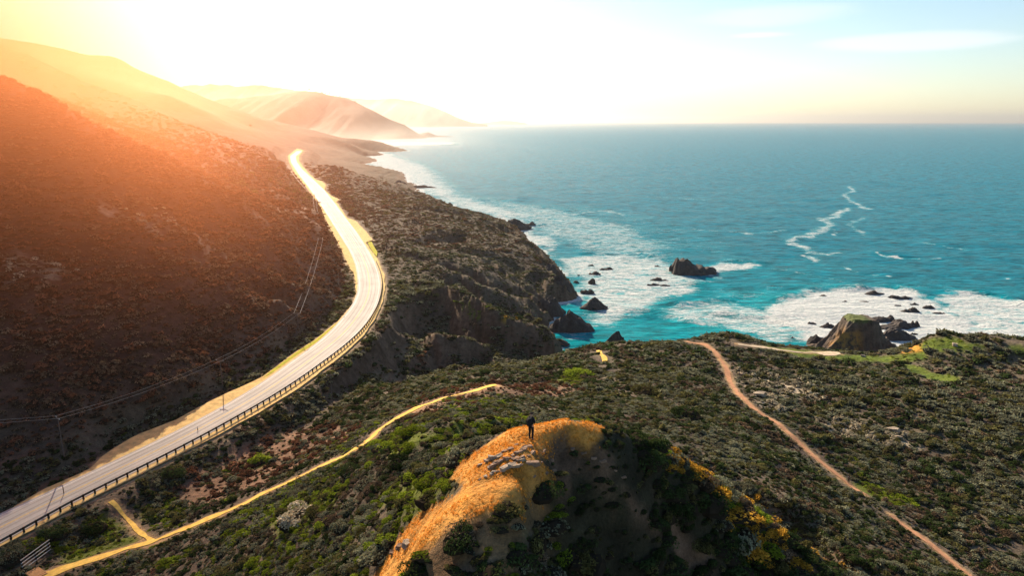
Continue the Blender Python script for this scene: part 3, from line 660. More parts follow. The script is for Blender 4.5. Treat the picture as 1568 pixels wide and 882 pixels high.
foam_area([(560, 222), (660, 255), (720, 300), (840, 330), (780, 345), (690, 320), (600, 280), (545, 245)], .66, 40)
foam_area([(430, 219), (700, 217), (700, 221), (560, 224)], .75, 60)
foam_area([(870, 500), (905, 495), (930, 520), (880, 528)], .45, 8)
foam_line([(1303, 285), (1305, 294), (1292, 300), (1306, 309), (1328, 320)], 9, .62)
foam_line([(1300, 318), (1280, 330), (1262, 336), (1275, 345), (1250, 356), (1225, 365), (1207, 369), (1222, 377), (1245, 385)], 12, .62)
foam_line([(1232, 392), (1250, 396), (1248, 402)], 8, .66)
foam_line([(1240, 387), (1270, 390), (1292, 387)], 7, .66)
foam_line([(1268, 348), (1285, 361)], 3.5, .7); foam_line([(1340, 388), (1380, 396), (1455, 397)], 3.5, .85); foam_line([(1295, 408), (1330, 420), (1368, 424)], 3.5, .7)
foam_line([(1528, 424), (1548, 428)], 2.5, .85); foam_line([(1180, 412), (1290, 430)], 6, .45); foam_line([(1090, 455), (1130, 456)], 3, .6)
foam_line([(1320, 330), (1300, 345), (1330, 360)], 7, .5); foam_line([(1400, 370), (1480, 380)], 6, .5); foam_line([(1060, 350), (1150, 358), (1200, 352)], 7, .5); foam_line([(980, 300), (1080, 306)], 8, .48); foam_line([(860, 330), (930, 322), (960, 330)], 9, .55)
shore = 1-smooth(-bed, 1.0, 6.0)
foam = np.maximum(foam, shore*0.85)
foam = np.clip(foam, 0, 1)
for l_, h_, w_ in (([(1195, 458), (1240, 445), (1300, 440), (1360, 438), (1425, 450)], 2.6, 5), ([(1445, 448), (1500, 447), (1545, 457), (1580, 475)], 2.2, 5), ([(1040, 468), (1085, 459), (1130, 456)], 2.4, 4), ([(890, 389), (960, 386), (1025, 397)], 2.2, 4),
                  ([(1090, 402), (1165, 403)], 1.8, 4), ([(930, 468), (1010, 478), (1060, 492)], 1.8, 4), ([(1110, 478), (1180, 488), (1240, 500)], 1.8, 4), ([(760, 330), (830, 345)], 2, 6), ([(1207, 369), (1250, 356), (1285, 345)], 1.5, 5), ([(1340, 388), (1455, 397)], 1.5, 4)): breaker(l_, h_, w_)
szz = szz+smooth(foam, .45, .9)*(ridged(sx/16, sy/9, 68, 3)-.45)*.8*smooth(-bed, 1, 5)
tq = np.clip(1-smooth(srr, 300, 620)*0.85-0.0*sx, 0, 1)
def sea_material():
    m = bpy.data.materials.new('sea_water'); m.use_nodes = True; t = m.node_tree; b = t.nodes['Principled BSDF']; h = N(t)
    pos = h.new('ShaderNodeNewGeometry').outputs['Position']
    fo = h.new('ShaderNodeAttribute', attribute_name='foam'); sh = h.new('ShaderNodeAttribute', attribute_name='shallow')
    sp = h.new('ShaderNodeMapping', inp={0: pos, 3: (1.0, 2.0, 1.0), 2: (0, 0, 0.35)}).outputs[0]
    n1 = h.noise(sp, 0.10, 8, 0.68, 0.8).outputs[0]; n2 = h.noise(sp, 0.5, 6, 0.7, 1.0).outputs[0]; n0 = h.noise(sp, 0.012, 5, 0.6, 0.5).outputs[0]
    web = h.math('ABSOLUTE', h.math('SUBTRACT', h.noise(sp, 0.16, 6, 0.65, 1.6).outputs[0], 0.5))
    fz = h.math('ADD', h.math('MULTIPLY', h.math('SUBTRACT', n1, 0.5), 1.5), h.math('MULTIPLY', h.math('SUBTRACT', n2, 0.5), 0.9))
    web2 = h.math('ABSOLUTE', h.math('SUBTRACT', h.noise(sp, 0.045, 7, 0.62, 2.2).outputs[0], 0.5))
    fz = h.math('SUBTRACT', fz, h.math('ADD', h.math('MULTIPLY', web, 2.0), h.math('MULTIPLY', web2, 2.2)))
    f = h.maprange(h.math('ADD', h.math('MULTIPLY', fo.outputs['Fac'], 1.75), fz), 0.42, 1.15, 0, 1, True)
    capn = h.noise(h.new('ShaderNodeMapping', inp={0: pos, 3: (1.0, 3.2, 1.0), 2: (0, 0, 0.2)}).outputs[0], 0.07, 7, 0.72, 0.3).outputs[0]
    caps = h.maprange(capn, 0.675, 0.74, 0.0, 0.8, True)
    f = h.math('MAXIMUM', f, caps)
    deep = (.0, .155, .23, 1); turq = (.0, .33, .38, 1)
    tmix = h.math('MULTIPLY', sh.outputs['Fac'], h.maprange(n0, 0.3, 0.7, 0.25, 1.0)); 
    tmix = h.math('ADD', tmix, h.math('MULTIPLY', h.maprange(fo.outputs['Fac'], 0.15, 0.7, 0.0, 0.5), 1.0), clamp=True)
    c = h.mixc(tmix, deep, turq)
    w3 = h.noise(h.new('ShaderNodeMapping', inp={0: pos, 3: (1.0, 3.6, 1.0), 2: (0, 0, 0.22)}).outputs[0], 0.055, 10, 0.76, 0.15).outputs[0]
    v = h.math('MULTIPLY', h.maprange(w3, 0.36, 0.64, 0.36, 1.75), h.maprange(n1, 0.3, 0.7, 0.85, 1.15)); c = h.mixc(1.0, c, h.new('ShaderNodeCombineXYZ', inp={0: v, 1: v, 2: v}).outputs[0], 'MULTIPLY')
    c = h.mixc(f, c, h.mixc(h.maprange(n2, .35, .65), (.36, .47, .48, 1), (.90, .90, .88, 1))); t.links.new(c, b.inputs['Base Color'])
    t.links.new(h.maprange(f, 0, 1, 0.24, 0.9), b.inputs['Roughness']); b.inputs['IOR'].default_value = 1.33; b.inputs['Specular IOR Level'].default_value = 0.017
    w1 = h.noise(h.new('ShaderNodeMapping', inp={0: pos, 3: (1.0, 2.4, 1.0), 2: (0, 0, 0.25)}).outputs[0], 0.075, 9, 0.72, 0.2).outputs[0]
    hh = h.math('ADD', h.math('MULTIPLY', w1, 7.0), h.math('MULTIPLY', f, 0.35))
    t.links.new(h.new('ShaderNodeBump', inp={'Strength': 0.85, 'Distance': 1.0, 'Height': hh}).outputs[0], b.inputs['Normal'])
    return m
kk = (np.maximum.reduce([bed[:-1, :-1], bed[1:, :-1], bed[:-1, 1:], bed[1:, 1:]]) < 3.0) | (sy[:-1, :-1] > 2900)
me, used = grid_mesh('sea', sx, sy, szz, sea_material(), kk)
for nm, arr in (('foam', foam), ('shallow', tq)):
    a_ = me.attributes.new(nm, 'FLOAT', 'POINT'); a_.data.foreach_set('value', arr.ravel()[used].astype(np.float32))
tag(link(bpy.data.objects.new('sea', me)), 'turquoise ocean with white surf along the rocks', kind='structure')

# ------------------------------------------------------------------ rocks in the surf
def rock_material(name, col, moss=0.0):
    m = bpy.data.materials.new(name); m.use_nodes = True; t = m.node_tree; b = t.nodes['Principled BSDF']; h = N(t)
    geo = h.new('ShaderNodeNewGeometry'); pos = geo.outputs['Position']
    n = h.noise(pos, 0.35, 7, 0.7).outputs[0]; n2 = h.noise(pos, 1.6, 5, 0.7).outputs[0]
    v = h.math('MULTIPLY', h.maprange(n, 0.3, 0.7, 0.5, 1.6), h.maprange(n2, 0.3, 0.7, 0.7, 1.3))
    c = h.mixc(1.0, (*col, 1), h.new('ShaderNodeCombineXYZ', inp={0: v, 1: v, 2: v}).outputs[0], 'MULTIPLY')
    if moss:
        a = h.new('ShaderNodeAttribute', attribute_name='cover'); s = h.new('ShaderNodeSeparateXYZ', inp={0: a.outputs['Vector']})
        c = h.mixc(s.outputs[0], c, (.10, .13, .03, 1)); c = h.mixc(h.math('MULTIPLY', s.outputs[1], h.maprange(n, .42, .56, 0, 1)), c, (.36, .19, .05, 1))
    t.links.new(c, b.inputs['Base Color']); b.inputs['Roughness'].default_value = 0.8; b.inputs['Specular IOR Level'].default_value = 0.25
    t.links.new(h.new('ShaderNodeBump', inp={'Strength': 1.0, 'Distance': 0.6, 'Height': n2}).outputs[0], b.inputs['Normal']); return m
M_SROCK = rock_material('wet_dark_rock', (.060, .050, .045)); M_STACK = rock_material('stack_rock', (.105, .075, .055), 1.0)
def rock(px, py, wpx, hpx, label, depth=0.6, seed=0, lean=0.0, group='rocks in the surf', name='sea_rock', m=None, peaks=None):
    """a jagged rock rising out of the water; peaks: silhouette heights along its width"""
    c = W(px, py, 0.0); d = project(*c)[2]; wd = wpx*d/FPX; ht = 0.72*hpx*d/FPX
    n = 34 if wpx > 30 else (22 if wpx > 14 else 14); nx, ny = n, max(8, int(n*0.7))
    u, v = np.meshgrid(np.linspace(-1, 1, nx), np.linspace(-1, 1, ny)); dep = max(wd*depth, ht*0.9)
    r = np.sqrt(u*u*0.9+v*v); r = r*(1+0.35*fbm(u*2+seed*3.1, v*2+seed*1.7, 81, 3))
    if peaks is None: pk = 0.45+0.65*np.clip(fbm(u*2.2+seed*5, u*0+seed, 82, 3)+0.5, 0, 1.2)
    else: pk = np.interp(u, np.linspace(-1, 1, len(peaks)), peaks)
    body = np.clip(1-r**2.4, -0.4, 1)
    jag = ridged(u*2.3+seed, v*2.3-seed, 83, 4)
    Z = ht*body*pk*(0.62+0.62*jag)
    Z = np.where(body < 0.02, -1.0-2*np.abs(body), Z-0.25)
    X = u*wd*0.5*1.06+fbm(u*3+seed, v*3, 84, 3)*wd*0.05; Y = v*dep*0.5+fbm(u*3, v*3+seed, 85, 3)*dep*0.08
    me, _ = grid_mesh(name, X, Y, Z, m or M_SROCK); me.polygons.foreach_set('use_smooth', np.zeros(len(me.polygons), bool))
    o = link(bpy.data.objects.new(name, me)); o.location = (c[0], c[1]+dep*0.3, 0.0); tag(o, label, 'rock', group); return o
RK = [
 (1066, 421, 68, 33, 'large jagged rock standing alone in mid bay, tallest at its left end', .7, 61, [.9, 1.2, .95, 1.05, .7, .5, .62, .4, .6, .55, .35]),
 (912, 474, 44, 21, 'pointed dark rock in foam just off the cove headland', .55, 2, [.3, .6, .95, 1.1, .7, .5, .3]),
 (880, 510, 74, 44, 'big broken rock ridge off the cove headland', .5, 3, [.9, 1.05, .95, .9, 1.0, .8, .75, .5, .6, .4]),
 (846, 442, 46, 46, 'craggy dark cliff foot at the outer corner of the headland', .8, 51, [.8, 1.0, 1.05, .9, .8, .6]),
 (842, 484, 48, 40, 'steep brown crag on the cove side of the headland', .7, 52, [.9, 1.0, .9, 1.0, .7, .5]),
 (858, 530, 34, 18, 'dark crag at the inner end of the cove', .7, 53, [.9, .8, .6, .4]),
 (738, 348, 30, 18, 'brown crag on the shore where the upper terrace ends', .7, 54, None),
 (943, 530, 34, 28, 'steep black rock at the foot of the near bluff beside the cove', .6, 4, [.4, .7, 1.0, 1.1, .9, .7]),
 (916, 534, 24, 13, 'low rock between the cove mouth and the steep black rock', .6, 5, None),
 (858, 455, 46, 42, 'rounded rock knob at the tip of the cliffy headland', .8, 6, [.7, .9, 1.0, 1.05, 1.05, .9, .6]),
 (900, 449, 20, 11, 'small dark rock midway between two others off the headland', .6, 7, None),
 (907, 434, 11, 11, 'small upright rock in thick foam off the headland', .8, 8, [.6, 1.1, .9]),
 (911, 421, 18, 8, 'small slanting rock behind the upright rock off the headland', .6, 9, None),
 (929, 413, 20, 7, 'flat broken rock farthest right of the little group off the headland', .5, 10, None),
 (905, 407, 11, 3, 'thin wash-over rock farthest out of the little group off the headland', .5, 11, None),
 (882, 433, 9, 5, 'tiny rock close to the headland knob', .7, 12, None),
 (886, 422, 4, 4, 'tiniest rock speck near the headland knob', .7, 13, None),
 (1007, 409, 9, 5, 'small slanting rock alone left of the large sea stack', .6, 14, None),
 (1009, 431, 28, 8, 'flat dark rock, rear one of three left of the large sea stack', .4, 15, None),
 (1002, 437, 20, 5, 'long low rock, front left one of three left of the large sea stack', .4, 16, None),
 (1019, 438, 15, 6, 'low rock, front right one of three left of the large sea stack', .5, 17, None),
 (785, 352, 54, 20, 'brown broken reef off the upper headland', .6, 18, [.4, .6, .9, 1.0, .8, .6]),
 (811, 346, 18, 8, 'outer lump of the brown reef off the upper headland', .6, 19, None),
 (768, 360, 28, 9, 'inner lump of the brown reef close to the upper headland', .6, 20, None),
 (609, 287, 30, 14, 'hazy hump of rock at the start of the thin spit', .7, 21, [.4, .8, 1.0, .9, .6]),
 (648, 288, 40, 6, 'thin dark rock spit reaching into the bright water', .3, 22, None),
 (602, 274, 18, 6, 'hazy offshore rock above the thin spit', .5, 23, None),
 (590, 262, 10, 3, 'faint low rock farther out than the hazy offshore rock', .5, 24, None),
 (571, 270, 22, 12, 'rounded hazy rock joined to the far shore', .8, 25, [.5, .9, 1.0, .9, .5]),
 (689, 314, 9, 7, 'small dark pair of rocks in white surf below the cliffs', .7, 26, None),
 (683, 318, 6, 3, 'tiny rock just inshore of the small dark pair', .7, 27, None),
 (631, 291, 9, 3, 'tiny rock below the thin spit', .6, 28, None),
 (1262, 454, 12, 5, 'small rock at the left of the white surf field', .6, 29, None),
 (1341, 451, 28, 7, 'long dark rock at the top of the white surf field', .45, 30, None),
 (1295, 463, 12, 4, 'small flat rock left of centre in the surf field', .5, 31, None),
 (1323, 463, 16, 5, 'low rock in the centre of the surf field', .5, 32, None),
 (1382, 458, 34, 8, 'long dark rock, right of the topmost one in the surf field', .4, 33, None),
 (1375, 469, 12, 4, 'small flat rock below the long right-hand rock', .5, 34, None),
 (1402, 467, 14, 5, 'low rock close to the outer rocks of the surf field', .5, 35, None),
 (1423, 473, 20, 8, 'dark rock near the right end of the reef', .5, 36, None),
 (1396, 480, 30, 12, 'broken dark rock above the main reef', .5, 37, None),
 (1440, 482, 24, 6, 'thin rock farthest right of the reef', .4, 38, None),
 (1243, 496, 13, 5, 'small rock left of the tall flat-topped stack', .6, 39, None),
 (1268, 502, 20, 9, 'dark rock against the upper left flank of the tall stack', .6, 40, None),
 (1214, 519, 9, 6, 'small rock alone in turquoise water left of the tall stack', .7, 41, None),
 (1352, 492, 40, 13, 'reef rock directly behind the right flank of the tall stack', .5, 42, None),
 (1380, 504, 58, 16, 'largest slab of the reef right of the tall stack', .5, 43, None),
 (1402, 500, 16, 12, 'blocky outer end of the reef right of the tall stack', .6, 44, None),
 (1376, 522, 60, 24, 'rough rock apron at the foot of the tall stack, nearest the bluff', .5, 45, [.5, .9, 1.0, .9, .8, .6, .5]),
 (1401, 514, 14, 6, 'small rock in the channel right of the rough rock apron', .5, 46, None),
 (1253, 528, 34, 20, 'jagged rocks at the left foot of the tall stack', .6, 47, [.4, .8, 1.0, .7, .9, .5]),
]
for (px, py, wpx, hpx, lab, dp, sd_, pk) in RK: rock(px, py, wpx, hpx, lab, dp, sd_, peaks=pk)
# the tall flat-topped stack before the bluff
def tall_stack():
    c = np.array(W(1312, 541, 0.0)); d = project(*c)[2]; k_ = d/FPX
    nx, ny = 110, 80; u, v = np.meshgrid(np.linspace(-24, 30, nx), np.linspace(-17, 15, ny))
    jl = fbm(u/3.0, v/3.0, 88, 4)
    hx = np.interp(u+jl*1.2, np.array([-70, -56, -44, -34, -22, -16, 12, 17, 24, 34, 50, 88])*k_, np.array([-3, 3, 6.5, 11, 16.5, 18, 18, 15, 11, 8, 4.5, -3])*1.0)
    vv = np.abs((v+0.8)+fbm(u/6, v/9, 89, 3)*3)
    fy = np.interp(vv, [0, 4.5, 6.0, 8, 11, 15], [1, .99, .66, .34, .10, -.15])
    Z = np.where(hx > 0, hx*fy, hx); Z = np.where(fy < 0, -3, Z)
    flat = smooth(Z, 15.6, 17.0)
    Z = Z+(1-flat)*((ridged(u/5.5, v/5.5, 90, 5)-0.55)*4.5)*smooth(Z, -2, 3)+flat*fbm(u/3, v/3, 91, 3)*0.5
    me, used = grid_mesh('sea_stack', u, v, Z, M_STACK); me.polygons.foreach_set('use_smooth', np.zeros(len(me.polygons), bool))
    cov = np.stack([flat*smooth(-u, -3, 1), smooth(-u, 1, 5)*smooth(-v, -1, 4)*smooth(Z, 2, 6)*(1-smooth(Z, 11, 15)), u*0], -1)
    a_ = me.attributes.new('cover', 'FLOAT_VECTOR', 'POINT'); a_.data.foreach_set('vector', cov.reshape(-1, 3)[used].astype(np.float32).ravel())
    o = link(bpy.data.objects.new('sea_stack', me)); o.location = (c[0], c[1], 0.0)
    tag(o, 'tall flat-topped rock stack with green cap and orange lichen just off the bluff', 'sea stack')
tall_stack()
# ------------------------------------------------------------------ vegetation
def leaf_material(name, col, trans=0.35, var=0.45):
    m = bpy.data.materials.new(name); m.use_nodes = True; t = m.node_tree; t.nodes.clear(); h = N(t)
    a = h.new('ShaderNodeAttribute', attribute_name='leaf'); oi = h.new('ShaderNodeObjectInfo')
    v = h.math('MULTIPLY', h.maprange(a.outputs['Fac'], 0, 1, 1-var, 1+var), h.maprange(oi.outputs['Random'], 0, 1, 0.6, 1.4))
    c = h.mixc(1.0, (*col, 1), h.new('ShaderNodeCombineXYZ', inp={0: v, 1: v, 2: h.math('MULTIPLY', v, 0.95)}).outputs[0], 'MULTIPLY')
    d = h.new('ShaderNodeBsdfDiffuse', inp={0: c}); tr = h.new('ShaderNodeBsdfTranslucent', inp={0: c})
    mx = h.new('ShaderNodeMixShader', inp={0: trans, 1: d.outputs[0], 2: tr.outputs[0]})
    h.new('ShaderNodeOutputMaterial', inp={0: mx.outputs[0]}); return m
LEAF = {'sage': leaf_material('sage_leaves', (.185, .19, .125)), 'dark': leaf_material('dark_green_leaves', (.042, .064, .022)), 'olive': leaf_material('olive_leaves', (.125, .118, .045)),
        'brown': leaf_material('dry_brown_twigs', (.165, .115, .075), .2), 'green': leaf_material('bright_green_leaves', (.17, .22, .022), .45), 'pale': leaf_material('pale_dry_brush', (.46, .40, .29), .25),
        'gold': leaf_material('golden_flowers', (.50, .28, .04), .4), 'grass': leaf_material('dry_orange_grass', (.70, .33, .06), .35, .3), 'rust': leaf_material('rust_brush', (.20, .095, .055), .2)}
M_CORE = mat('shrub_twigs', (.028, .022, .015), 1.0, .0, .2, 3)
def shrub_arrays(nleaf, leaf, seed, squash=0.62, lumps=7, wild=0.25):
    """leaf-sized faces spread over and inside a lumpy dome of unit radius"""
    r = np.random.default_rng(seed)
    la = r.uniform(0, 2*math.pi, lumps); lr = r.uniform(0.25, 0.72, lumps); lz = r.uniform(0.1, 0.75, lumps)*squash; ls = r.uniform(0.28, 0.52, lumps)
    ls[0] = 0.62; lr[0] = 0.1; lz[0] = 0.32*squash
    k = r.integers(0, lumps, nleaf); d = r.normal(size=(nleaf, 3)); d /= np.linalg.norm(d, axis=1)[:, None]; d[:, 2] = np.abs(d[:, 2])*0.95-0.12
    rad = ls[k]*(1-wild*r.random(nleaf)**2+0.10*r.random(nleaf))
    c = np.stack([lr[k]*np.cos(la[k]), lr[k]*np.sin(la[k]), lz[k]], 1)+d*rad[:, None]*np.array([1, 1, .85]); c[:, 2] = np.maximum(c[:, 2], 0.02)
    nrm = d*0.9+r.normal(size=(nleaf, 3))*0.75; nrm /= np.linalg.norm(nrm, axis=1)[:, None]
    a = np.cross(nrm, r.normal(size=(nleaf, 3))); a /= np.linalg.norm(a, axis=1)[:, None]; b = np.cross(nrm, a)
    sz = leaf*r.uniform(0.6, 1.35, nleaf)[:, None]
    V = np.stack([c-a*sz, c-b*sz*0.55, c+a*sz, c+b*sz*0.55], 1).reshape(-1, 3)
    return V, np.arange(nleaf*4).reshape(-1, 4), r.random(nleaf)
def core_arrays(seed, squash=0.62, s=0.80):
    n, m_ = 9, 4; V = []; r = np.random.default_rng(seed+99)
    for j in range(m_):
        ph = (j/(m_))*math.pi/2
        for i in range(n):
            th = i/n*2*math.pi; q = s*(1+0.12*r.normal()); V.append((q*math.cos(th)*math.cos(ph)*0.92, q*math.sin(th)*math.cos(ph)*0.92, q*squash*1.02*math.sin(ph)))
    V.append((0, 0, s*squash*1.02)); F = []
    for j in range(m_-1):
        for i in range(n): F.append((j*n+i, j*n+(i+1) % n, (j+1)*n+(i+1) % n, (j+1)*n+i))
    for i in range(n): F.append(((m_-1)*n+i, (m_-1)*n+(i+1) % n, len(V)-1, len(V)-1))
    return np.array(V), F
def shrub_mesh(name, kind, nleaf, leaf, seed, squash=0.62, core=True):
    V, Q, sh = shrub_arrays(nleaf, leaf, seed, squash); fs = [tuple(q) for q in Q]; mi = [0]*len(fs); at_ = list(sh)
    if core:
        CV, CF = core_arrays(seed, squash); o = len(V); V = np.vstack([V, CV])
        for f in CF:
            f = [q+o for q in f]; fs.append(tuple(f if f[2] != f[3] else f[:3])); mi.append(1); at_.append(0.5)
    me = bpy.data.meshes.new(name); me.from_pydata(V.tolist(), [], fs); me.materials.append(LEAF[kind]); me.materials.append(M_CORE)
    me.polygons.foreach_set('material_index', mi); a_ = me.attributes.new('leaf', 'FLOAT', 'FACE'); a_.data.foreach_set('value', np.array(at_, np.float32)); me.update(); return me
def tuft_mesh(name, kind, n, seed, hgt=1.0):
    r = np.random.default_rng(seed); V = []; F = []
    for i in range(n):
        a, b = r.uniform(0, 6.28), r.uniform(0, 6.28); ro = r.uniform(0, .45); x, y = ro*math.cos(a), ro*math.sin(a); L = hgt*r.uniform(.6, 1.1); ln = r.uniform(.15, .7)
        dx, dy = math.cos(b), math.sin(b); w_ = .045; k = len(V)
        V += [(x-dy*w_, y+dx*w_, 0), (x+dy*w_, y-dx*w_, 0), (x+dx*ln*L, y+dy*ln*L, L)]; F.append((k, k+1, k+2))
    me = bpy.data.meshes.new(name); me.from_pydata(V, [], F); me.materials.append(LEAF[kind])
    a_ = me.attributes.new('leaf', 'FLOAT', 'FACE'); a_.data.foreach_set('value', r.random(len(F)).astype(np.float32)); me.update(); return me
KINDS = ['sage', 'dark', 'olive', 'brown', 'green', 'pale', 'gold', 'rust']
PROTO = {}
for ki, kd in enumerate(KINDS):
    for lod, (nl, lf) in enumerate(((620, .085), (210, .14), (70, .23))):
        o = bpy.data.objects.new('scrub_clump', shrub_mesh('scrub_clump', kd, nl, lf, ki*10+lod, 0.45 if kd in ('green', 'gold') else .62)); PROTO[(ki, lod)] = o
GRASS_P = bpy.data.objects.new('grass_tuft', tuft_mesh('grass_tuft', 'grass', 16, 5)); GREEN_P = bpy.data.objects.new('grass_tuft', tuft_mesh('grass_tuft', 'green', 14, 6, .8))

def scatter(name, label, pts, scl, rot, protos):
    """one object of ground cover: points that carry clumps (list of (proto object, mask))"""
    me = bpy.data.meshes.new(name); me.vertices.add(len(pts)); me.vertices.foreach_set('co', np.asarray(pts, np.float32).ravel())
    idx = np.zeros(len(pts), np.int32)
    for i, (ob, m_) in enumerate(protos): idx[m_] = i
    for nm, ty, arr in (('scl', 'FLOAT_VECTOR', scl), ('rot', 'FLOAT_VECTOR', rot)):
        a_ = me.attributes.new(nm, ty, 'POINT'); a_.data.foreach_set('vector', np.asarray(arr, np.float32).ravel())
    a_ = me.attributes.new('idx', 'INT', 'POINT'); a_.data.foreach_set('value', idx); me.update()
    o = link(bpy.data.objects.new(name, me)); tag(o, label, kind='stuff')
    ng = bpy.data.node_groups.new(name, 'GeometryNodeTree'); ng.interface.new_socket('Geometry', in_out='INPUT', socket_type='NodeSocketGeometry'); ng.interface.new_socket('Geometry', in_out='OUTPUT', socket_type='NodeSocketGeometry')
    n, l = ng.nodes, ng.links; gi = n.new('NodeGroupInput'); go = n.new('NodeGroupOutput'); j = n.new('GeometryNodeJoinGeometry'); mp = n.new('GeometryNodeMeshToPoints')
    l.new(gi.outputs[0], mp.inputs[0])
    def named(nm, dt):
        q = n.new('GeometryNodeInputNamedAttribute'); q.data_type = dt; q.inputs[0].default_value = nm; return q.outputs[0]
    S, Rr, I = named('scl', 'FLOAT_VECTOR'), named('rot', 'FLOAT_VECTOR'), named('idx', 'INT')
    e2r = n.new('FunctionNodeEulerToRotation'); l.new(Rr, e2r.inputs[0])
    for i, (ob, m_) in enumerate(protos):
        if not m_.any(): continue
        cp = n.new('FunctionNodeCompare'); cp.data_type = 'INT'; cp.operation = 'EQUAL'; l.new(I, cp.inputs[2]); cp.inputs[3].default_value = i
        inf = n.new('GeometryNodeObjectInfo'); inf.inputs[0].default_value = ob; inf.inputs[1].default_value = True
        ip = n.new('GeometryNodeInstanceOnPoints'); l.new(mp.outputs[0], ip.inputs['Points']); l.new(cp.outputs[0], ip.inputs['Selection']); l.new(inf.outputs['Geometry'], ip.inputs['Instance'])
        l.new(e2r.outputs[0], ip.inputs['Rotation']); l.new(S, ip.inputs['Scale']); l.new(ip.outputs[0], j.inputs[0])
    l.new(j.outputs[0], go.inputs[0]); md = o.modifiers.new('scatter', 'NODES'); md.node_group = ng; return o

# candidate spots: a jittered net that widens with distance, inside what the photo could see
def zval(nm, i, j): return ZONES[nm][i, j]
CXs = sinh_axis(2.0, 60.0, 0.0083, -760.0, 420.0); CYs = sinh_axis(42.0, 60.0, 0.0083, 18.0, 1150.0)
cx, cy = np.meshgrid(CXs, CYs); sx_ = np.gradient(CXs)[None]*np.ones_like(cx); sy_ = np.gradient(CYs)[:, None]*np.ones_like(cx)
cx = (cx+(rng.random(cx.shape)-.5)*sx_*1.3).ravel(); cy = (cy+(rng.random(cy.shape)-.5)*sy_*1.3).ravel(); cell = np.sqrt(sx_*sy_).ravel()
cz = ground_z(cx, cy); px_, py_, dd_ = project(cx, cy, cz)
ok = (dd_ > 5) & (px_ > -160) & (px_ < 1728) & (py_ > 40) & (py_ < 1010) & (cz > 0.8)
ix = np.clip(np.searchsorted(GX, cx)-1, 0, len(GX)-2); iy = np.clip(np.searchsorted(GY, cy)-1, 0, len(GY)-2)
def at_pts(A): return A[iy, ix]
rg = np.hypot(cx, cy)
bare = np.maximum.reduce([np.clip(at_pts(ZONES['orange'])*3, 0, 1), at_pts(ZONES['sparse'])*.6, at_pts(tr_m)*1.2, (at_pts(sd) < 0.9).astype(float), at_pts(ZONES['tail'])*0.95])
thin = np.where(rg < 110, 0.5, 1.0)
patchy = fbm(cx/14, cy/14, 101, 4); patchy2 = fbm(cx/4.5, cy/4.5, 102, 3); patchy3 = fbm(cx/45, cy/45, 103, 3)
want = np.clip(np.maximum(cell*1.05, 0.56), 0, 2.6)                # shrub radius-ish size by distance
dens = np.clip((cell/want*1.25)**2, 0, 1)*(0.80+0.7*patchy2)
dens = np.where((rg < 62) & (cx > 1.5) & (cy < 50), np.maximum(dens*2.5, 1.0), dens)
dens = dens*(1-at_pts(rockm)*0.93)*np.clip(1-bare, 0, 1)*np.where(at_pts(ZONES['dry']) > .5, .55, 1)*np.where(at_pts(ZONES['lawn']) > .5, .75, 1)
_nofar = 1-smooth(rg, 760, 1100)*0.8
ok &= (rng.random(len(cx)) < dens*_nofar)
tdist = np.full(len(cx), 1e6)
for ln, hw in TRAILS.values(): tdist = np.minimum(tdist, line_d(cx, cy, ln)-hw)
for hp_ in ((1299, 741), (1557, 520)):
    q_ = cast(*hp_); ok &= np.hypot(cx-q_[0]*.985, cy-q_[1]*.985) > 4.5
for hp_, rad_ in (((918, 540), 3), ((922, 546), 3.2), ((926, 553), 3), ((924, 561), 2.2), ((1268, 543), 4), ((1282, 543), 4)):
    q_ = cast(*hp_); ok &= np.hypot(cx-q_[0], cy-q_[1]) > rad_+.8*want
ok &= tdist > want*0.5; ok &= at_pts(sd) > want*0.8+0.4
# do not plant what lies hidden well behind a crest
def shadowed(x, y, z):
    hid = np.zeros(len(x), bool)
    for f in np.linspace(0.12, 0.97, 22):
        hid |= (CAM_H+(z+3.0-CAM_H)*f) < ground_z(x*f, y*f)-2.5
    return hid
ii = np.where(ok)[0]; ii = ii[~shadowed(cx[ii], cy[ii], cz[ii])]
X_, Y_, Z_, RG, CELL, WANT = cx[ii], cy[ii], cz[ii], rg[ii], cell[ii], want[ii]
ix, iy = ix[ii], iy[ii]; pa, pb, pc = patchy[ii], patchy2[ii], patchy3[ii]
r1 = rng.random(len(ii)); r2 = rng.random(len(ii))
kind = np.zeros(len(ii), int)
sel = pa*0.9+pb*0.5+(r1-.5)*0.9
kind[:] = np.select([sel < -.42, sel < -.12, sel < .16, sel < .42], [3, 1, 0, 2], 0)
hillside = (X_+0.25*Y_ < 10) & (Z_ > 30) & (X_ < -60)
kind = np.where(hillside, np.select([sel < -.1, sel < .35+.3*(Z_ > 75)], [3, 7], 3), kind); kind = np.where(hillside & (Z_ > 62) & (r2 < .45), 7, kind)  # more rust brush higher up puts the warm hill glow into the colour
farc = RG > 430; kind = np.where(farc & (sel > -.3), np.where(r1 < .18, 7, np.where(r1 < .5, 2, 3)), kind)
gz = at_pts(ZONES['green']); kind = np.where(gz > .4, np.where(r1 < .8, 4, 2), kind)
kind = np.where((at_pts(ZONES['lawn']) > .4), 4, kind)
kind = np.where((at_pts(ZONES['pale']) > .35) & (r1 < .62), 5, kind)
kind = np.where((at_pts(ZONES['flowers']) > .35), np.where(r1 < .36, 6, np.where(r1 < .66, 4, np.where(r1 < .75, 3, 0))), kind)
kind = np.where((at_pts(ZONES['dry']) > .4) & (r1 < .6), np.where(r2 < .5, 3, 7), kind)
lk2 = (RG < 150) & (X_ < 0) & (gz < .4) & (pb+pa*.6 > .22) & (kind != 5) & ~hillside; kind = np.where(lk2 & (r1 < .6), 4, kind)
lucky = (pb > .42) & (pa > .0) & (RG < 200) & ~hillside; kind = np.where(lucky & (r2 < .6), 4, kind)
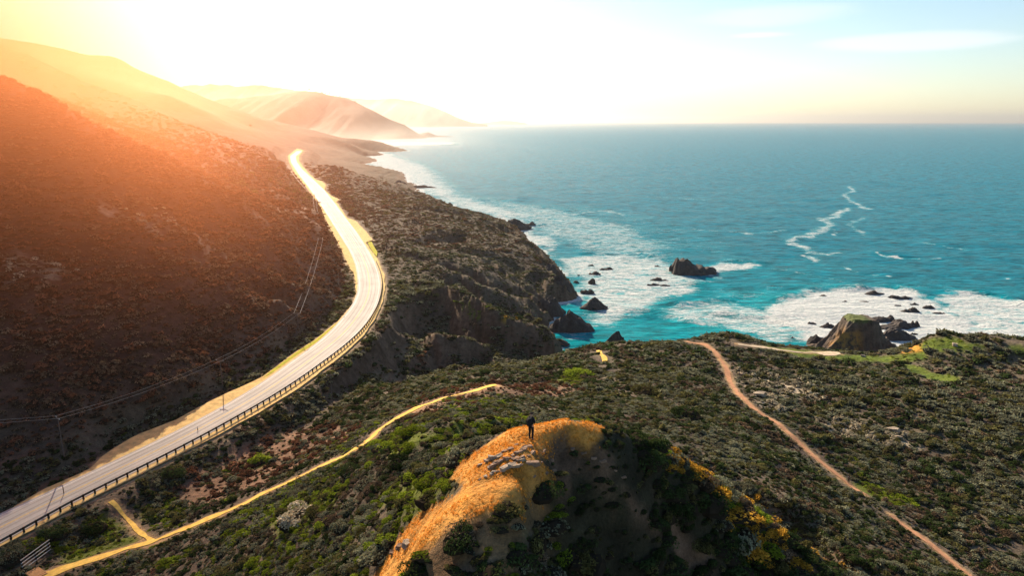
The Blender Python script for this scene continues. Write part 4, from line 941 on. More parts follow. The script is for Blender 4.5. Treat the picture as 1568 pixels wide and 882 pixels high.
# knoll's dark flank keeps deep green brush
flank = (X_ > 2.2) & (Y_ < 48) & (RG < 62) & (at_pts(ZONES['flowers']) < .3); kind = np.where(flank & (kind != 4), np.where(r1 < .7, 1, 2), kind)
lod = np.where(RG < 95, 0, np.where(RG < 210, 1, 2))
size = WANT*(0.45+1.15*r2**2.2)*(1+0.45*np.clip(pb, -.5, .8))
size = np.where(RG < 62, size*np.where(X_ > 1.5, 1.5, .85), size); size *= np.clip(.30+tdist[ii]/7.0, .3, 1); size = np.where((X_ > -2) & (X_ < 8.5) & (Y_ > 36) & (Y_ < 52), size*.4, size); size = np.where(hillside & (RG < 430), size*.95, size); size = np.where((RG > 330) & ~hillside, size*.72, size)
size = np.where(at_pts(ZONES['lawn']) > .4, size*.5, size); hz_ = np.where((kind == 4), 0.6, 1.0)*(0.75+0.6*rng.random(len(ii)))*np.where(RG > 250, 0.8, 1.0)*np.where(at_pts(ZONES['lawn']) > .4, .35, 1)
scl = np.stack([size*(.75+1.0*rng.random(len(ii))**2), size*(.75+.4*rng.random(len(ii))), size*hz_*np.where((RG > 330) & ~hillside, .7, 1)*(.55+.6*rng.random(len(ii)))], 1)
rot = np.stack([(rng.random(len(ii))-.5)*.25, (rng.random(len(ii))-.5)*.25, rng.random(len(ii))*6.283], 1)
pts = np.stack([X_, Y_, Z_-0.06*size], 1)
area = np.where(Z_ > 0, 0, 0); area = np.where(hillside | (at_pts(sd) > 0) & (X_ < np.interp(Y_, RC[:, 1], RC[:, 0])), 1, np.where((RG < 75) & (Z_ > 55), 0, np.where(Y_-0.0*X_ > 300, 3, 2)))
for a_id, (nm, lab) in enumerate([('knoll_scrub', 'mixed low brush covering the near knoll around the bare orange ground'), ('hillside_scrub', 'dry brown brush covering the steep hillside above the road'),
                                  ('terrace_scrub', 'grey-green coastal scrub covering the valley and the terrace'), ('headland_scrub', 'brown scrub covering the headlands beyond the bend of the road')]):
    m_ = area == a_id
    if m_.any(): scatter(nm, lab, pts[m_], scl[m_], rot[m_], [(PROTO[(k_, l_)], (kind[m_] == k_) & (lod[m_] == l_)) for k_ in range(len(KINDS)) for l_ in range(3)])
print('scrub', len(ii), [int((area == q).sum()) for q in range(4)])
# dry orange grass on the knoll
n_ = 110000; gxx = rng.uniform(-26, 16, n_); gyy = rng.uniform(30, 62, n_)
ixg = np.clip(np.searchsorted(GX, gxx)-1, 0, len(GX)-2); iyg = np.clip(np.searchsorted(GY, gyy)-1, 0, len(GY)-2)
og = np.maximum(ZONES['orange'], 0)[iyg, ixg]; nn_ = fbm(gxx/1.1, gyy/1.1, 111, 3); k_ = (og > .35) & (rng.random(n_) < .42+1.5*nn_); gxx, gyy = gxx[k_], gyy[k_]
sz_ = rng.uniform(.06, .16, len(gxx))
scatter('dry_grass', 'short dry orange grass on top of the bare knoll', np.stack([gxx, gyy, ground_z(gxx, gyy)-.01], 1), np.stack([sz_*1.2, sz_*1.2, sz_], 1),
        np.stack([sz_*0, sz_*0, rng.random(len(gxx))*6.28], 1), [(GRASS_P, np.ones(len(gxx), bool))])
# ------------------------------------------------------------------ single bushes that stand out of the scrub
BIG = {}
def big_bush_mesh(kd, v):
    if (kd, v) not in BIG: BIG[(kd, v)] = shrub_mesh('bush', kd, 1500, .058, 500+v*7+len(kd), .5 if kd in ('green', 'gold') else .68)
    return BIG[(kd, v)]
def bush(x, y, rx, rz, kd, label, group=None, v=0):
    z = float(ground_z(x, y)); me = big_bush_mesh(kd, v)
    o = link(bpy.data.objects.new('bush', me)); o.location = (x, y, z-0.05*rx); o.scale = (rx, rx*random.uniform(.85, 1.15), rz); o.rotation_euler = (0, 0, random.uniform(0, 6.28))
    tag(o, label, 'bush', group); return o
NB = [(700, 838, 62, .95, 'dark', 'large round dark bush standing alone in the grass at the foot of the orange slope'),
      (640, 880, 50, .8, 'dark', 'dark bush at the very bottom where the orange slope leaves the picture'),
      (455, 800, 72, .5, 'pale', 'wide silvery bush with a dark shadowed base on the slope below the valley trail'),
      (1052, 640, 54, .5, 'dark', 'broad dark green bush casting a black shadow on the terrace behind the knoll'),
      (262, 728, 40, .6, 'dark', 'dense dark green bush in the hollow just below the guardrail'),
      (400, 708, 40, .5, 'green', 'bright yellow-green bush alone on the dry brown slope under the road'),
      (146, 812, 44, .6, 'dark', 'dark bush beside the junction of the two yellow trails'),
      (885, 577, 52, .4, 'green', 'bright green bush on the dark bank above the cove'),
      (990, 603, 46, .45, 'olive', 'olive bush with a sunlit rim in the middle of the terrace'),
      (828, 760, 60, .6, 'dark', 'thick dark bush hanging over the upper edge of the shaded knoll flank'),
      (945, 680, 26, .4, 'dark', 'low dark bush on the knoll crest at the right end of the orange grass'),
      (512, 800, 40, .5, 'brown', 'grey-brown leafless bush halfway down the slope left of the orange ground'),
      (560, 745, 46, .45, 'sage', 'grey sage bush above the dark green patch left of the orange ground'),
      (16, 858, 46, .6, 'sage', 'grey-green bush in the lower left corner beside the rail fence'),
      (84, 822, 40, .6, 'dark', 'dark bush behind the grey rail fence at the lower left'),
      (1160, 700, 34, .5, 'dark', 'dark bush to the left of the reddish trail on the terrace'),
      (455, 298, 14, .9, 'dark', 'lone dark shrub on the grassy slope left of the far road'),
      (441, 293, 10, .9, 'dark', 'smaller dark shrub just left of the lone one near the far road')]
for i, (px, py, wpx, rzf, kd, lab) in enumerate(NB):
    x, y, z = cast(px, py); d = project(x, y, z)[2]; r_ = wpx*d/FPX/2*1.05; bush(x, y, r_, r_*rzf*1.5, kd, lab, None, i % 3)
def where_words(px, py, rg_, x):
    if rg_ < 62: return ('the shaded near flank of the knoll' if px > 790 else 'the knoll left of the orange ground')
    if px < 800:
        tr = np.interp(px, [80, 240, 330, 450, 560, 640, 760], [877, 829, 791, 735, 680, 625, 590])
        return 'the slope between the valley trail and the knoll' if py > tr else 'the valley floor between the road and the yellow trail'
    tr = np.interp(px, [1080, 1116, 1186, 1305, 1370, 1495], [527, 578, 645, 746, 790, 885])
    if py > tr or px < 1080: return 'the terrace left of the reddish trail'
    return 'the terrace right of the reddish trail'
KW = ['grey-green sage', 'dark green', 'olive green', 'dry brown', 'bright green', 'pale straw-coloured', 'golden flowering', 'rust-brown']
ppx, ppy, pdd = project(X_, Y_, Z_)
show = size/np.maximum(pdd, 1)*(1+0.0*size); cand = np.where((ppx > -20) & (ppx < 1590) & (ppy < 900) & (RG > 36) & (RG < 170) & (kind != 7))[0]
cand = cand[np.argsort(-(show[cand]*(0.55+0.45*rng.random(len(cand)))))]; placed = []; zone_count = {}; picks = []
for i in cand:
    if ZONES['sparse'][iy[i], ix[i]] > .3 or (-3 < X_[i] < 8.5 and 36.5 < Y_[i] < 47): continue
    if len(placed) >= 225: break
    sep_ = 1.6 if RG[i] < 62 else 3.2
    if any((X_[i]-a)**2+(Y_[i]-b)**2 < sep_**2 for a, b in placed): continue
    wz = where_words(ppx[i], ppy[i], RG[i], X_[i])
    if zone_count.get(wz, 0) > 55: continue
    zone_count[wz] = zone_count.get(wz, 0)+1; placed.append((X_[i], Y_[i])); kd = KINDS[kind[i]]; s_ = (0.75 if RG[i] < 62 else 1.45)*random.uniform(.75, 1.35)
    if tdist[ii[i]] < s_*1.0: s_ *= .5
    picks.append((i, s_))
LM = [('the person on the knoll', 813, 673), ('the pale stone slabs of the outcrop', 775, 708), ('the large round dark bush', 700, 838), ('the right end of the orange crest', 915, 655),
      ('the foot of the bare brown strip on the knoll', 1050, 850), ('the silvery wide bush', 455, 800), ('the trail junction', 232, 829), ('the bright green lone bush', 400, 708), ('the dark bush below the guardrail', 262, 728),
      ('the dry red-brown clearing', 800, 598), ('the upper end of the valley trail', 740, 600), ('the narrow bend of the valley trail', 562, 679), ('the squarish pale boulder', 1163, 608), ('the hiker on the reddish trail', 1307, 745),
      ('the broad bush on the terrace', 1052, 640), ('the green strip beside the hiker', 1360, 762), ('the lower right corner', 1540, 860), ('the lower reddish trail', 1430, 838), ('the golden flowers along the ridge edge', 1200, 830),
      ('the yellow clearing above the cove', 924, 548), ('the rail fence', 56, 862), ('the bottom of the orange slope', 600, 870), ('the dark green patch on the knoll', 640, 765)]
LW = [cast(px, py) for _, px, py in LM]; ORD = ['nearest', 'second nearest', 'third nearest', 'fourth nearest', 'fifth nearest', 'sixth nearest', 'seventh nearest', 'eighth nearest', 'ninth nearest', 'tenth nearest', 'eleventh nearest', 'twelfth nearest']
own = {}
for i, s_ in picks:
    dl = [math.hypot(X_[i]-q[0], Y_[i]-q[1])/q[1] for q in LW]; j = int(np.argmin(dl)); own.setdefault((j, kind[i]), []).append((dl[j], i, s_))
for (j, kd_), lst in own.items():
    for n_, (_, i, s_) in enumerate(sorted(lst)[:12]):
        bush(X_[i], Y_[i], s_, s_*random.uniform(.8, 1.1), KINDS[kd_], '%s %s bush to %s' % (ORD[n_], KW[kd_], LM[j][0]), '%s bushes standing out of the scrub' % KW[kd_], i % 3)

# ------------------------------------------------------------------ guardrail
def box(bm, c, s, rot=None):
    M = Matrix.Translation(c) @ (rot.to_4x4() if rot is not None else Matrix.Identity(4)) @ Matrix.Diagonal((*s, 1.0))
    return bmesh.ops.create_cube(bm, size=1.0, matrix=M)['verts']
def mesh_obj(name, bm, material, parent=None, loc=None, smooth_=False):
    me = bpy.data.meshes.new(name); bm.to_mesh(me); bm.free()
    for m_ in (material if isinstance(material, (list, tuple)) else [material]): me.materials.append(m_)
    if smooth_: me.polygons.foreach_set('use_smooth', np.ones(len(me.polygons), bool))
    o = link(bpy.data.objects.new(name, me), parent)
    if loc is not None: o.location = loc
    return o
def empty(name, loc, label, cat, group=None):
    o = link(bpy.data.objects.new(name, None)); o.location = loc; o.empty_display_size = .3; return tag(o, label, cat, group)
end_y = on_road(579, 402)[1]; sel_ = np.where((RC[:, 1] > 88) & (RC[:, 1] < end_y))[0]
GLn = resample(np.stack([RC[sel_, 0]+RN[sel_, 0]*(HW[sel_]+0.55), RC[sel_, 1]+RN[sel_, 1]*(HW[sel_]+0.55), rz_arr(0, RC[sel_, 1])+0.05], 1), 2.5)
g0 = GLn[0]; gr = empty('guardrail', tuple(g0), 'long dark guardrail on timber posts along the seaward edge of the road', 'guardrail')
bm = bmesh.new(); box(bm, (0, 0, .42), (.30, .30, 1.35)); bmesh.ops.bevel(bm, geom=bm.edges[:], offset=.015, segments=1, affect='EDGES')
post0 = mesh_obj('post', bm, M_POST, gr)
for i, p in enumerate(GLn):
    o = post0 if i == 0 else post0.copy()
    if i: COL.objects.link(o); o.parent = gr
    q = GLn[min(i+1, len(GLn)-1)]-GLn[max(i-1, 0)]; o.location = (p[0]-g0[0], p[1]-g0[1], p[2]-g0[2]); o.rotation_euler = (0, 0, math.atan2(q[1], q[0]))
prof = [(-.02, .46), (.06, .52), (.06, .62), (-.02, .68), (-.02, .76), (.06, .82), (.06, .92), (-.02, .98)]
for a in range(0, len(GLn)-1, 4):
    seg = GLn[a:a+5]; V = []; F = []
    for i, p in enumerate(seg):
        j = a+i; q = GLn[min(j+1, len(GLn)-1)]-GLn[max(j-1, 0)]; q = q[:2]/np.hypot(*q[:2]); nx_, ny_ = q[1], -q[0]
        for (o_, z_) in prof: V.append((p[0]-g0[0]-nx_*(.16+o_), p[1]-g0[1]-ny_*(.16+o_), p[2]-g0[2]+z_+.06))
    for i in range(len(seg)-1):
        for k_ in range(len(prof)-1): F.append((i*8+k_, i*8+k_+1, (i+1)*8+k_+1, (i+1)*8+k_))
    me = bpy.data.meshes.new('rail'); me.from_pydata(V, [], F); me.materials.append(M_STEEL); o = link(bpy.data.objects.new('rail', me), gr)
    so = o.modifiers.new('thick', 'SOLIDIFY'); so.thickness = .012
# roadside markers
def marker(px, py, h_, label):
    x, y, z = on_road(px, py); e = empty('marker_post', (x, y, z), label, 'marker post'); bm = bmesh.new(); box(bm, (0, 0, h_/2-.1), (.14, .10, h_+.2)); mesh_obj('post', bm, M_POST, e)
    bm = bmesh.new(); box(bm, (0, -.065, h_-.2), (.12, .02, .22)); mesh_obj('reflector', bm, M_WHITE, e)
marker(98, 757, 2.0, 'thin dark marker post at the inland edge of the road near the power pole')
marker(303, 660, 1.1, 'short marker post on the inland verge farther along the road')

# ------------------------------------------------------------------ power line
M_WOOD = mat('pole_timber', (.13, .10, .085), .9, .1, .3, 3); M_INS = mat('porcelain', (.62, .60, .56), .4, .5, .1, 3)
M_WIRE = mat('aluminium_wire', (.62, .55, .47), .45, .5, .1, 1)
def tube(bm, a, b, r0, r1, n=8):
    a, b = Vector(a), Vector(b); d = b-a; q = d.to_track_quat('Z', 'Y').to_matrix(); M = Matrix.Translation((a+b)/2) @ q.to_4x4()
    bmesh.ops.create_cone(bm, cap_ends=True, segments=n, radius1=r0, radius2=r1, depth=d.length, matrix=M)
def pole(base, top_z, heading, label, arms=1, thick=.17):
    x, y, z = base; e = empty('power_pole', (x, y, z), label, 'power pole', 'power poles beside the road'); e.rotation_euler = (0, 0, heading); H = top_z-z
    bm = bmesh.new(); tube(bm, (0, 0, -.8), (0, 0, H), thick, thick*.62, 10); mesh_obj('pole', bm, M_WOOD, e)
    for k_ in range(arms):
        bm = bmesh.new(); box(bm, (0, 0, H-.55-k_*1.1), (2.5, .14, .16)); tube(bm, (.7, 0, H-.6-k_*1.1), (0, 0, H-1.3-k_*1.1), .03, .03, 6); tube(bm, (-.7, 0, H-.6-k_*1.1), (0, 0, H-1.3-k_*1.1), .03, .03, 6); arm = mesh_obj('crossarm', bm, M_WOOD, e)
        for s_ in (-1.1, 1.1):
            bm = bmesh.new(); tube(bm, (s_, 0, H-.47-k_*1.1), (s_, 0, H-.27-k_*1.1), .07, .05, 8); tube(bm, (s_, 0, H-.27-k_*1.1), (s_, 0, H-.17-k_*1.1), .085, .04, 8); mesh_obj('insulator', bm, M_INS, arm)
    return e, H
def pole_at(px, py, toppy): 
    x, y, z = cast(px, py); return (x, y, z), D(px, toppy, y)[2]
PL = []
for (px, py, tp, lab) in [(99, 703, 638, 'timber power pole with one crossarm on the dark slope left of the road'), (341, 592, 550, 'second power pole, beside the scrubby inland bank of the road'),
                          (457, 505, 478, 'third power pole, where the wires turn uphill above the bend'), (492, 384, 366, 'power pole carrying the wires over the toe of the hill'),
                          (482, 312, 297, 'far power pole on the slope left of the upper road')]:
    b, tz = pole_at(px, py, tp); pass; PL.append((b, max(tz, b[2]+6)))
# the line continues out of the frame to the left
x, y, z = cast(0, 715); PL.insert(0, ((x-42, y-30, float(ground_z(x-42, y-30))), float(ground_z(x-42, y-30))+11))
LABS = ['power pole at the far left end of the wires', 'timber power pole with one crossarm on the dark slope left of the road', 'second power pole, beside the scrubby inland bank of the road',
        'third power pole, where the wires turn uphill above the bend', 'power pole carrying the wires over the toe of the hill', 'far power pole on the slope left of the upper road']
POL = []
for i, (b, tz) in enumerate(PL):
    a_ = PL[max(i-1, 0)][0]; c_ = PL[min(i+1, len(PL)-1)][0]; hd = math.atan2(c_[1]-a_[1], c_[0]-a_[0])+math.pi/2
    e, H = pole(b, tz, hd, LABS[i], 1, .17 if b[1] < 260 else .2); POL.append((Vector(b), H, hd))
def span(a, b, off_, sag, r_):
    p0 = a[0]+Vector((math.cos(a[2])*off_, math.sin(a[2])*off_, a[1]-.15)); p1 = b[0]+Vector((math.cos(b[2])*off_, math.sin(b[2])*off_, b[1]-.15)); pts_ = []
    for k_ in range(25):
        t = k_/24; p = p0.lerp(p1, t); p.z -= sag*4*t*(1-t); pts_.append(p)
    return pts_
def wire(name, spans, r_, label, group):
    bm = bmesh.new(); 
    for pts_ in spans:
        for p, q in zip(pts_[:-1], pts_[1:]): tube(bm, p, q, r_, r_, 5)
    tag(mesh_obj(name, bm, M_WIRE), label, 'power line', group)
NAMES = ['between the left edge and the first pole', 'between the first and second poles above the road', 'between the second and third poles up the dark slope', 'climbing from the third pole over the toe of the hill', 'running from the toe of the hill to the far pole']
for i in range(len(POL)-1):
    r_ = [.02, .022, .022, .04, .055][i]; dist = (POL[i][0]-POL[i+1][0]).length
    for s_, wd in ((-1.1, 'uphill wire'), (1.1, 'roadside wire')):
        wire('power_line', [span(POL[i], POL[i+1], s_, dist*.022, r_)], r_, '%s %s' % (wd, NAMES[i]), 'power lines strung between the poles')
far = cast(447, 258); fe = (Vector((far[0]-8, far[1], far[2])), 10.0, 0.3)
b, H = POL[-1][0], POL[-1][1]
pole((fe[0].x, fe[0].y, float(ground_z(fe[0].x, fe[0].y))), float(ground_z(fe[0].x, fe[0].y))+10, .3, 'farthest power pole where the road disappears', 1, .25); fe = (Vector((fe[0].x, fe[0].y, float(ground_z(fe[0].x, fe[0].y)))), 10.0, .3)
for s_, wd in ((-1.1, 'uphill wire'), (1.1, 'roadside wire')): wire('power_line', [span(POL[-1], fe, s_, 6, .1)], .1, '%s running along the far stretch of road' % wd, 'power lines strung between the poles')
b, tz = pole_at(509, 618, 572); pole(b, tz, .4, 'slim bare pole in the dark hollow on the seaward side of the road', 1, .12)
b, tz = pole_at(592, 392, 362); pole(b, tz, .2, 'slim pole on the seaward slope just past the bend', 1, .16)

# ------------------------------------------------------------------ rail fence and steps at the lower left
M_RAIL = mat('grey_weathered_rail', (.52, .50, .45), .8, .2, .2, 3); M_STEP = mat('orange_timber_step', (.48, .27, .12), .9, .1, .3, 3)
A = Vector(cast(36, 876)); B = Vector(cast(76, 846)); A.z = float(ground_z(A.x, A.y)); B.z = float(ground_z(B.x, B.y))
fe = empty('rail_fence', tuple(A), 'weathered grey rail fence at the lower left beside the start of the trail', 'fence')
dv = B-A; up = Vector((0, 0, 1)); side = Vector((dv.y, -dv.x, 0)).normalized()
for t in (0, .5, 1):
    p = dv*t; bm = bmesh.new(); box(bm, p+up*.75, (.16, .16, 3.4)); mesh_obj('post', bm, M_POST, fe)
for k_ in range(4):
    bm = bmesh.new(); z_ = .45+.68*k_; tube(bm, up*z_-dv*.04+side*.1, dv*1.05+up*z_+side*.1, .085, .08, 8); mesh_obj('rail', bm, M_RAIL, fe)
S0 = Vector(cast(62, 884)); st = empty('trail_steps', tuple(S0), 'flight of orange timber steps beside the rail fence at the lower left', 'steps')
sd_v = (Vector(cast(48, 876))-S0); sd_v.z = 0; sd_v.normalize(); cr = Vector((-sd_v.y, sd_v.x, 0)); ang = math.atan2(cr.y, cr.x)
for k_ in range(7):
    c = sd_v*(k_*.55); gz_ = float(ground_z(S0.x+c.x, S0.y+c.y))-S0.z; bm = bmesh.new(); box(bm, (c.x, c.y, gz_+.12+.04*k_), (2.2, .42, .26), Matrix.Rotation(ang, 3, 'Z')); bmesh.ops.bevel(bm, geom=bm.edges[:], offset=.02, segments=1, affect='EDGES'); mesh_obj('step', bm, M_STEP, st)

# ------------------------------------------------------------------ stones on the knoll
M_STONE = rock_material('pale_weathered_stone', (.33, .27, .20)); M_STONE2 = rock_material('brown_stone', (.24, .16, .11))
def stone_mesh(seed, slab=.4):
    r = random.Random(seed); bm = bmesh.new(); bmesh.ops.create_cube(bm, size=1.0); bmesh.ops.subdivide_edges(bm, edges=bm.edges[:], cuts=1)
    for v in bm.verts:
        v.co = Vector((v.co.x*(1+r.uniform(-.22, .22)), v.co.y*(1+r.uniform(-.22, .22)), v.co.z*slab*(1+r.uniform(-.35, .35))))
        if abs(v.co.x) > .35 and abs(v.co.y) > .35: v.co.x *= r.uniform(.65, .95); v.co.y *= r.uniform(.65, .95)
    bmesh.ops.triangulate(bm, faces=bm.faces[:]); me = bpy.data.meshes.new('slab'); bm.to_mesh(me); bm.free(); return me
SM = [[stone_mesh(k_) for k_ in range(6)] for q in range(2)]
for q in range(2):
    for me in SM[q]: me.materials.append(M_STONE if q == 0 else M_STONE2)
O0 = Vector(cast(775, 708)); oc = empty('rock_outcrop', tuple(O0), 'outcrop of pale stone slabs stepping down the orange slope below the standing person', 'rock outcrop')
SLP = []
for row, (pxa, pya, pxb, pyb, n) in enumerate([(738, 712, 792, 683, 7), (742, 722, 802, 690, 8), (748, 730, 810, 697, 8), (735, 733, 790, 712, 6), (790, 704, 835, 690, 5), (800, 712, 845, 706, 4), (755, 716, 812, 684, 6), (880, 690, 925, 708, 4), (925, 708, 955, 730, 4), (820, 728, 846, 722, 3)]):
    for k_ in range(n):
        t = (k_+random.uniform(-.25, .25))/max(n-1, 1); SLP.append((pxa+(pxb-pxa)*t, pya+(pyb-pya)*t+random.uniform(-2, 2), row))
for (px, py, row) in SLP:
    x, y, z = cast(px, py); k_ = random.randrange(6); q = 0 if (row < 4 and random.random() < .7) else 1
    o = link(bpy.data.objects.new('slab', SM[q][k_]), oc); s_ = random.choice((.16, .22, .30, .40))*random.uniform(.85, 1.2) if row < 7 else random.uniform(.12, .28)
    o.location = Vector((x, y, z-s_*.02))-O0; o.scale = (s_*random.uniform(1.0, 2.4), s_*random.uniform(.55, 1.1), s_*random.uniform(.8, 1.6)); o.rotation_euler = (random.uniform(-.25, .1), random.uniform(-.3, .3), math.radians(35)+random.uniform(-.4, .4))
def boulder(px, py, s_, q, label):
    x, y, z = cast(px, py); o = link(bpy.data.objects.new('boulder', SM[q][random.randrange(6)])); o.location = (x, y, z+s_*.12); o.scale = (s_*1.2, s_, s_*1.5); o.rotation_euler = (.1, .2, random.uniform(0, 3)); tag(o, label, 'boulder')
boulder(623, 836, .55, 0, 'pale boulder on the left side of the lower orange slope'); boulder(612, 839, .4, 1, 'flat brown stone just left of the pale boulder on the orange slope'); boulder(601, 848, .35, 1, 'small brown stone lowest on the left edge of the orange slope')
boulder(1163, 608, 3.0, 0, 'squarish pale boulder right of the reddish trail'); boulder(1368, 661, 2.2, 0, 'pale boulder at the right end of the bleached brush'); boulder(1376, 672, 1.6, 0, 'smaller pale boulder just below its neighbour at the end of the bleached brush')
boulder(1315, 542, 2.0, 0, 'white boulder at the end of the pale bluff trail'); boulder(1322, 546, 1.4, 0, 'smaller white boulder on the grass beside the bluff-edge one'); boulder(1462, 529, 1.8, 0, 'pale stone in the green lawn on the far right bluff')
boulder(1135, 575, 1.8, 1, 'brown boulder close to the upper reddish trail')

# ------------------------------------------------------------------ people
def skin(name, chains, material, parent, root=0, sub=2):
    """chains: list of [(co, radius)...]; points with the same coordinates are shared"""
    V = []; Rr = []; E = []; key = {}
    for ch in chains:
        prev = None
        for co, r_ in ch:
            k_ = tuple(round(c, 4) for c in co)
            if k_ not in key: key[k_] = len(V); V.append(co); Rr.append(r_)
            i = key[k_]
            if prev is not None and prev != i and (prev, i) not in E and (i, prev) not in E: E.append((prev, i))
            prev = i
    me = bpy.data.meshes.new(name); me.from_pydata(V, E, []); me.materials.append(material); o = link(bpy.data.objects.new(name, me), parent)
    o.modifiers.new('skin', 'SKIN')
    if not me.skin_vertices: 
        bm = bmesh.new(); bm.from_mesh(me); bm.verts.layers.skin.verify(); bm.to_mesh(me); bm.free()
    for i, sv in enumerate(me.skin_vertices[0].data):
        r_ = Rr[i]; sv.radius = (r_, r_) if not isinstance(r_, tuple) else r_; sv.use_root = (i == root)
    o.modifiers['skin'].use_smooth_shade = True; o.modifiers.new('sub', 'SUBSURF').levels = sub; o.modifiers['sub'].render_levels = sub; return o
def person(loc, heading, label, cols, pose='stand', pack=True, h=1.78, cap=True):
    e = empty('person', loc, label, 'person'); e.rotation_euler = (0, 0, heading); e.scale = (h/1.78,)*3
    ms, mj, mt_, mp, mc = cols; st_ = .10 if pose == 'stand' else .30
    hipL, hipR = (-.10, 0, .92), (.10, 0, .92)
    knL, knR = (-.11, st_*.45+.02, .50), (.12, -st_*.3+.03, .50); anL, anR = (-.12, st_*.5-.02, .09), (.13, -st_*.75, .09); toL, toR = (-.14, st_*.5+.15, .04), (.16, -st_*.75+.16, .04)
    pel, spn, cst, nck, hd0, hd1 = (0, 0, .96), (0, .0, 1.14), (0, .01, 1.34), (0, .0, 1.50), (0, .03, 1.60), (0, .05, 1.70)
    shL, shR = (-.19, 0, 1.42), (.19, 0, 1.42); elL, elR = (-.27, -.05, 1.15), (.26, -.03, 1.16)
    if pose == 'stand': wrL, wrR = (-.25, .08, .93), (.15, .22, 1.20)
    else: wrL, wrR = (-.24, .14, .95), (.24, -.08, .92)
    def hand(wr, sgn, d):
        d = Vector(d).normalized(); wv = Vector(wr); pm = wv+d*.07; sdv = Vector((0, 1, 0)) if abs(d.y) < .7 else Vector((1, 0, 0)); ch = [[(wr, .026), (tuple(pm), (.04, .02))]]
        for k_, (o_, ln) in enumerate(((-.030, .062), (-.010, .075), (.011, .070), (.031, .055))):
            a = pm+sdv*o_+d*.02; b = a+d*ln*.6; c = b+(d*.7+Vector((-sgn*.7, 0, 0)))*ln*.45
            ch.append([(tuple(pm), (.04, .02)), (tuple(a), .0105), (tuple(b), .0095), (tuple(c), .008)])
        th = wv+d*.03+sdv*.035; ch.append([(wr, .026), (tuple(th), .013), (tuple(th+d*.035+sdv*.012), .010)])
        return ch
    arms = [[(cst, (.15, .11)), (shL, .065), (elL, .045), (wrL, .028)], [(cst, (.15, .11)), (shR, .065), (elR, .045), (wrR, .028)]]
    trunk = [(pel, (.15, .11)), (spn, (.13, .10)), (cst, (.15, .11)), (nck, .055), (hd0, (.075, .09)), (hd1, (.078, .095)), ((0, .04, 1.77), (.05, .06))]
    legs = [[(pel, (.15, .11)), (hipL, .09), (knL, .06), (anL, .04), (toL, .035)], [(pel, (.15, .11)), (hipR, .09), (knR, .06), (anR, .04), (toR, .035)]]
    nose = [[(hd0, (.075, .09)), ((0, .135, 1.64), .014)]]; ears = [[(hd0, (.075, .09)), ((-.085, .03, 1.65), .014)], [(hd0, (.075, .09)), ((.085, .03, 1.65), .014)]]
    dl = Vector(wrL)-Vector(elL); dr = Vector(wrR)-Vector(elR)
    skin('body', [trunk]+legs+arms+hand(wrL, -1, dl)+hand(wrR, 1, dr)+nose+ears, ms, e)
    f = 1.22
    skin('jacket', [[((0, 0, .88), (.17, .135)), ((0, 0, 1.0), (.165, .13)), (spn, (.155, .125)), (cst, (.185, .135)), ((0, 0, 1.47), (.09, .08)), ((0, 0, 1.53), (.07, .07))]]+[[(cst, (.185, .135)), (a[1][0], .085), (a[2][0], .062), (tuple(Vector(a[2][0]).lerp(Vector(a[3][0]), .88)), .045)] for a in arms], mj, e)
    skin('trousers', [[((0, 0, 1.0), (.155, .12)), (pel, (.16, .125)), (l[1][0], .108), (l[2][0], .078), (l[3][0], .058)] for l in legs], mt_, e, 1)
    for l in legs: skin('shoe', [[(tuple(Vector(l[3][0])+Vector((0, -.04, -.03))), .05), (l[4][0], .045)]], mp, e)
    if pack:
        bm = bmesh.new(); box(bm, (0, -.23, 1.24), (.33, .22, .50)); box(bm, (0, -.36, 1.14), (.24, .08, .24)); bmesh.ops.bevel(bm, geom=bm.edges[:], offset=.05, segments=3, affect='EDGES'); pk = mesh_obj('backpack', bm, mp, e, smooth_=True)
        for s_ in (-1, 1):
            bm = bmesh.new(); tube(bm, (s_*.12, -.13, 1.47), (s_*.13, .10, 1.50), .022, .022); tube(bm, (s_*.13, .10, 1.50), (s_*.14, .14, 1.20), .022, .022); mesh_obj('strap', bm, mp, pk)
    if cap:
        bm = bmesh.new(); bmesh.ops.create_uvsphere(bm, u_segments=16, v_segments=10, radius=.112, matrix=Matrix.Translation((0, .04, 1.72)) @ Matrix.Diagonal((1, 1.12, .85, 1)))
        bmesh.ops.delete(bm, geom=[v for v in bm.verts if v.co.z < 1.70], context='VERTS'); box(bm, (0, .19, 1.715), (.15, .13, .018)); mesh_obj('cap', bm, mc, e, smooth_=True)
    else:
        skin('hair', [[((0, -.01, 1.66), .085), ((0, .0, 1.74), .085), ((0, .05, 1.79), .05)]], mc, e)
    return e
SK = mat('skin', (.45, .27, .18), .6, .3, .05, 5); DJ = mat('dark_jacket', (.022, .022, .025), .9, .1, .2, 12); DT = mat('dark_trousers', (.018, .018, .022), .9, .1, .2, 12); DP = mat('black_nylon', (.015, .015, .017), .8, .2, .2, 12)
BJ = mat('blue_grey_jacket', (.05, .06, .085), .9, .1, .2, 12); HR = mat('dark_cap', (.03, .025, .022), .9, .1, .2, 12)
pm = cast(813, 673); person((pm[0], pm[1], pm[2]+.0), math.radians(-28), 'person in dark clothes with cap and backpack standing on the knoll looking out to sea', (SK, DJ, DT, DP, HR), 'stand', True, 1.80)
p2 = cast(1299, 741); person((p2[0], p2[1], p2[2]+.1), math.radians(150), 'hiker in dark clothes walking down the reddish trail', (SK, DJ, DT, DP, HR), 'walk', True, 1.75)
p3 = cast(1557, 520); person((p3[0], p3[1], p3[2]), math.radians(-10), 'tiny standing figure at the far right edge of the bluff', (SK, BJ, DT, DP, HR), 'stand', False, 1.75, False)

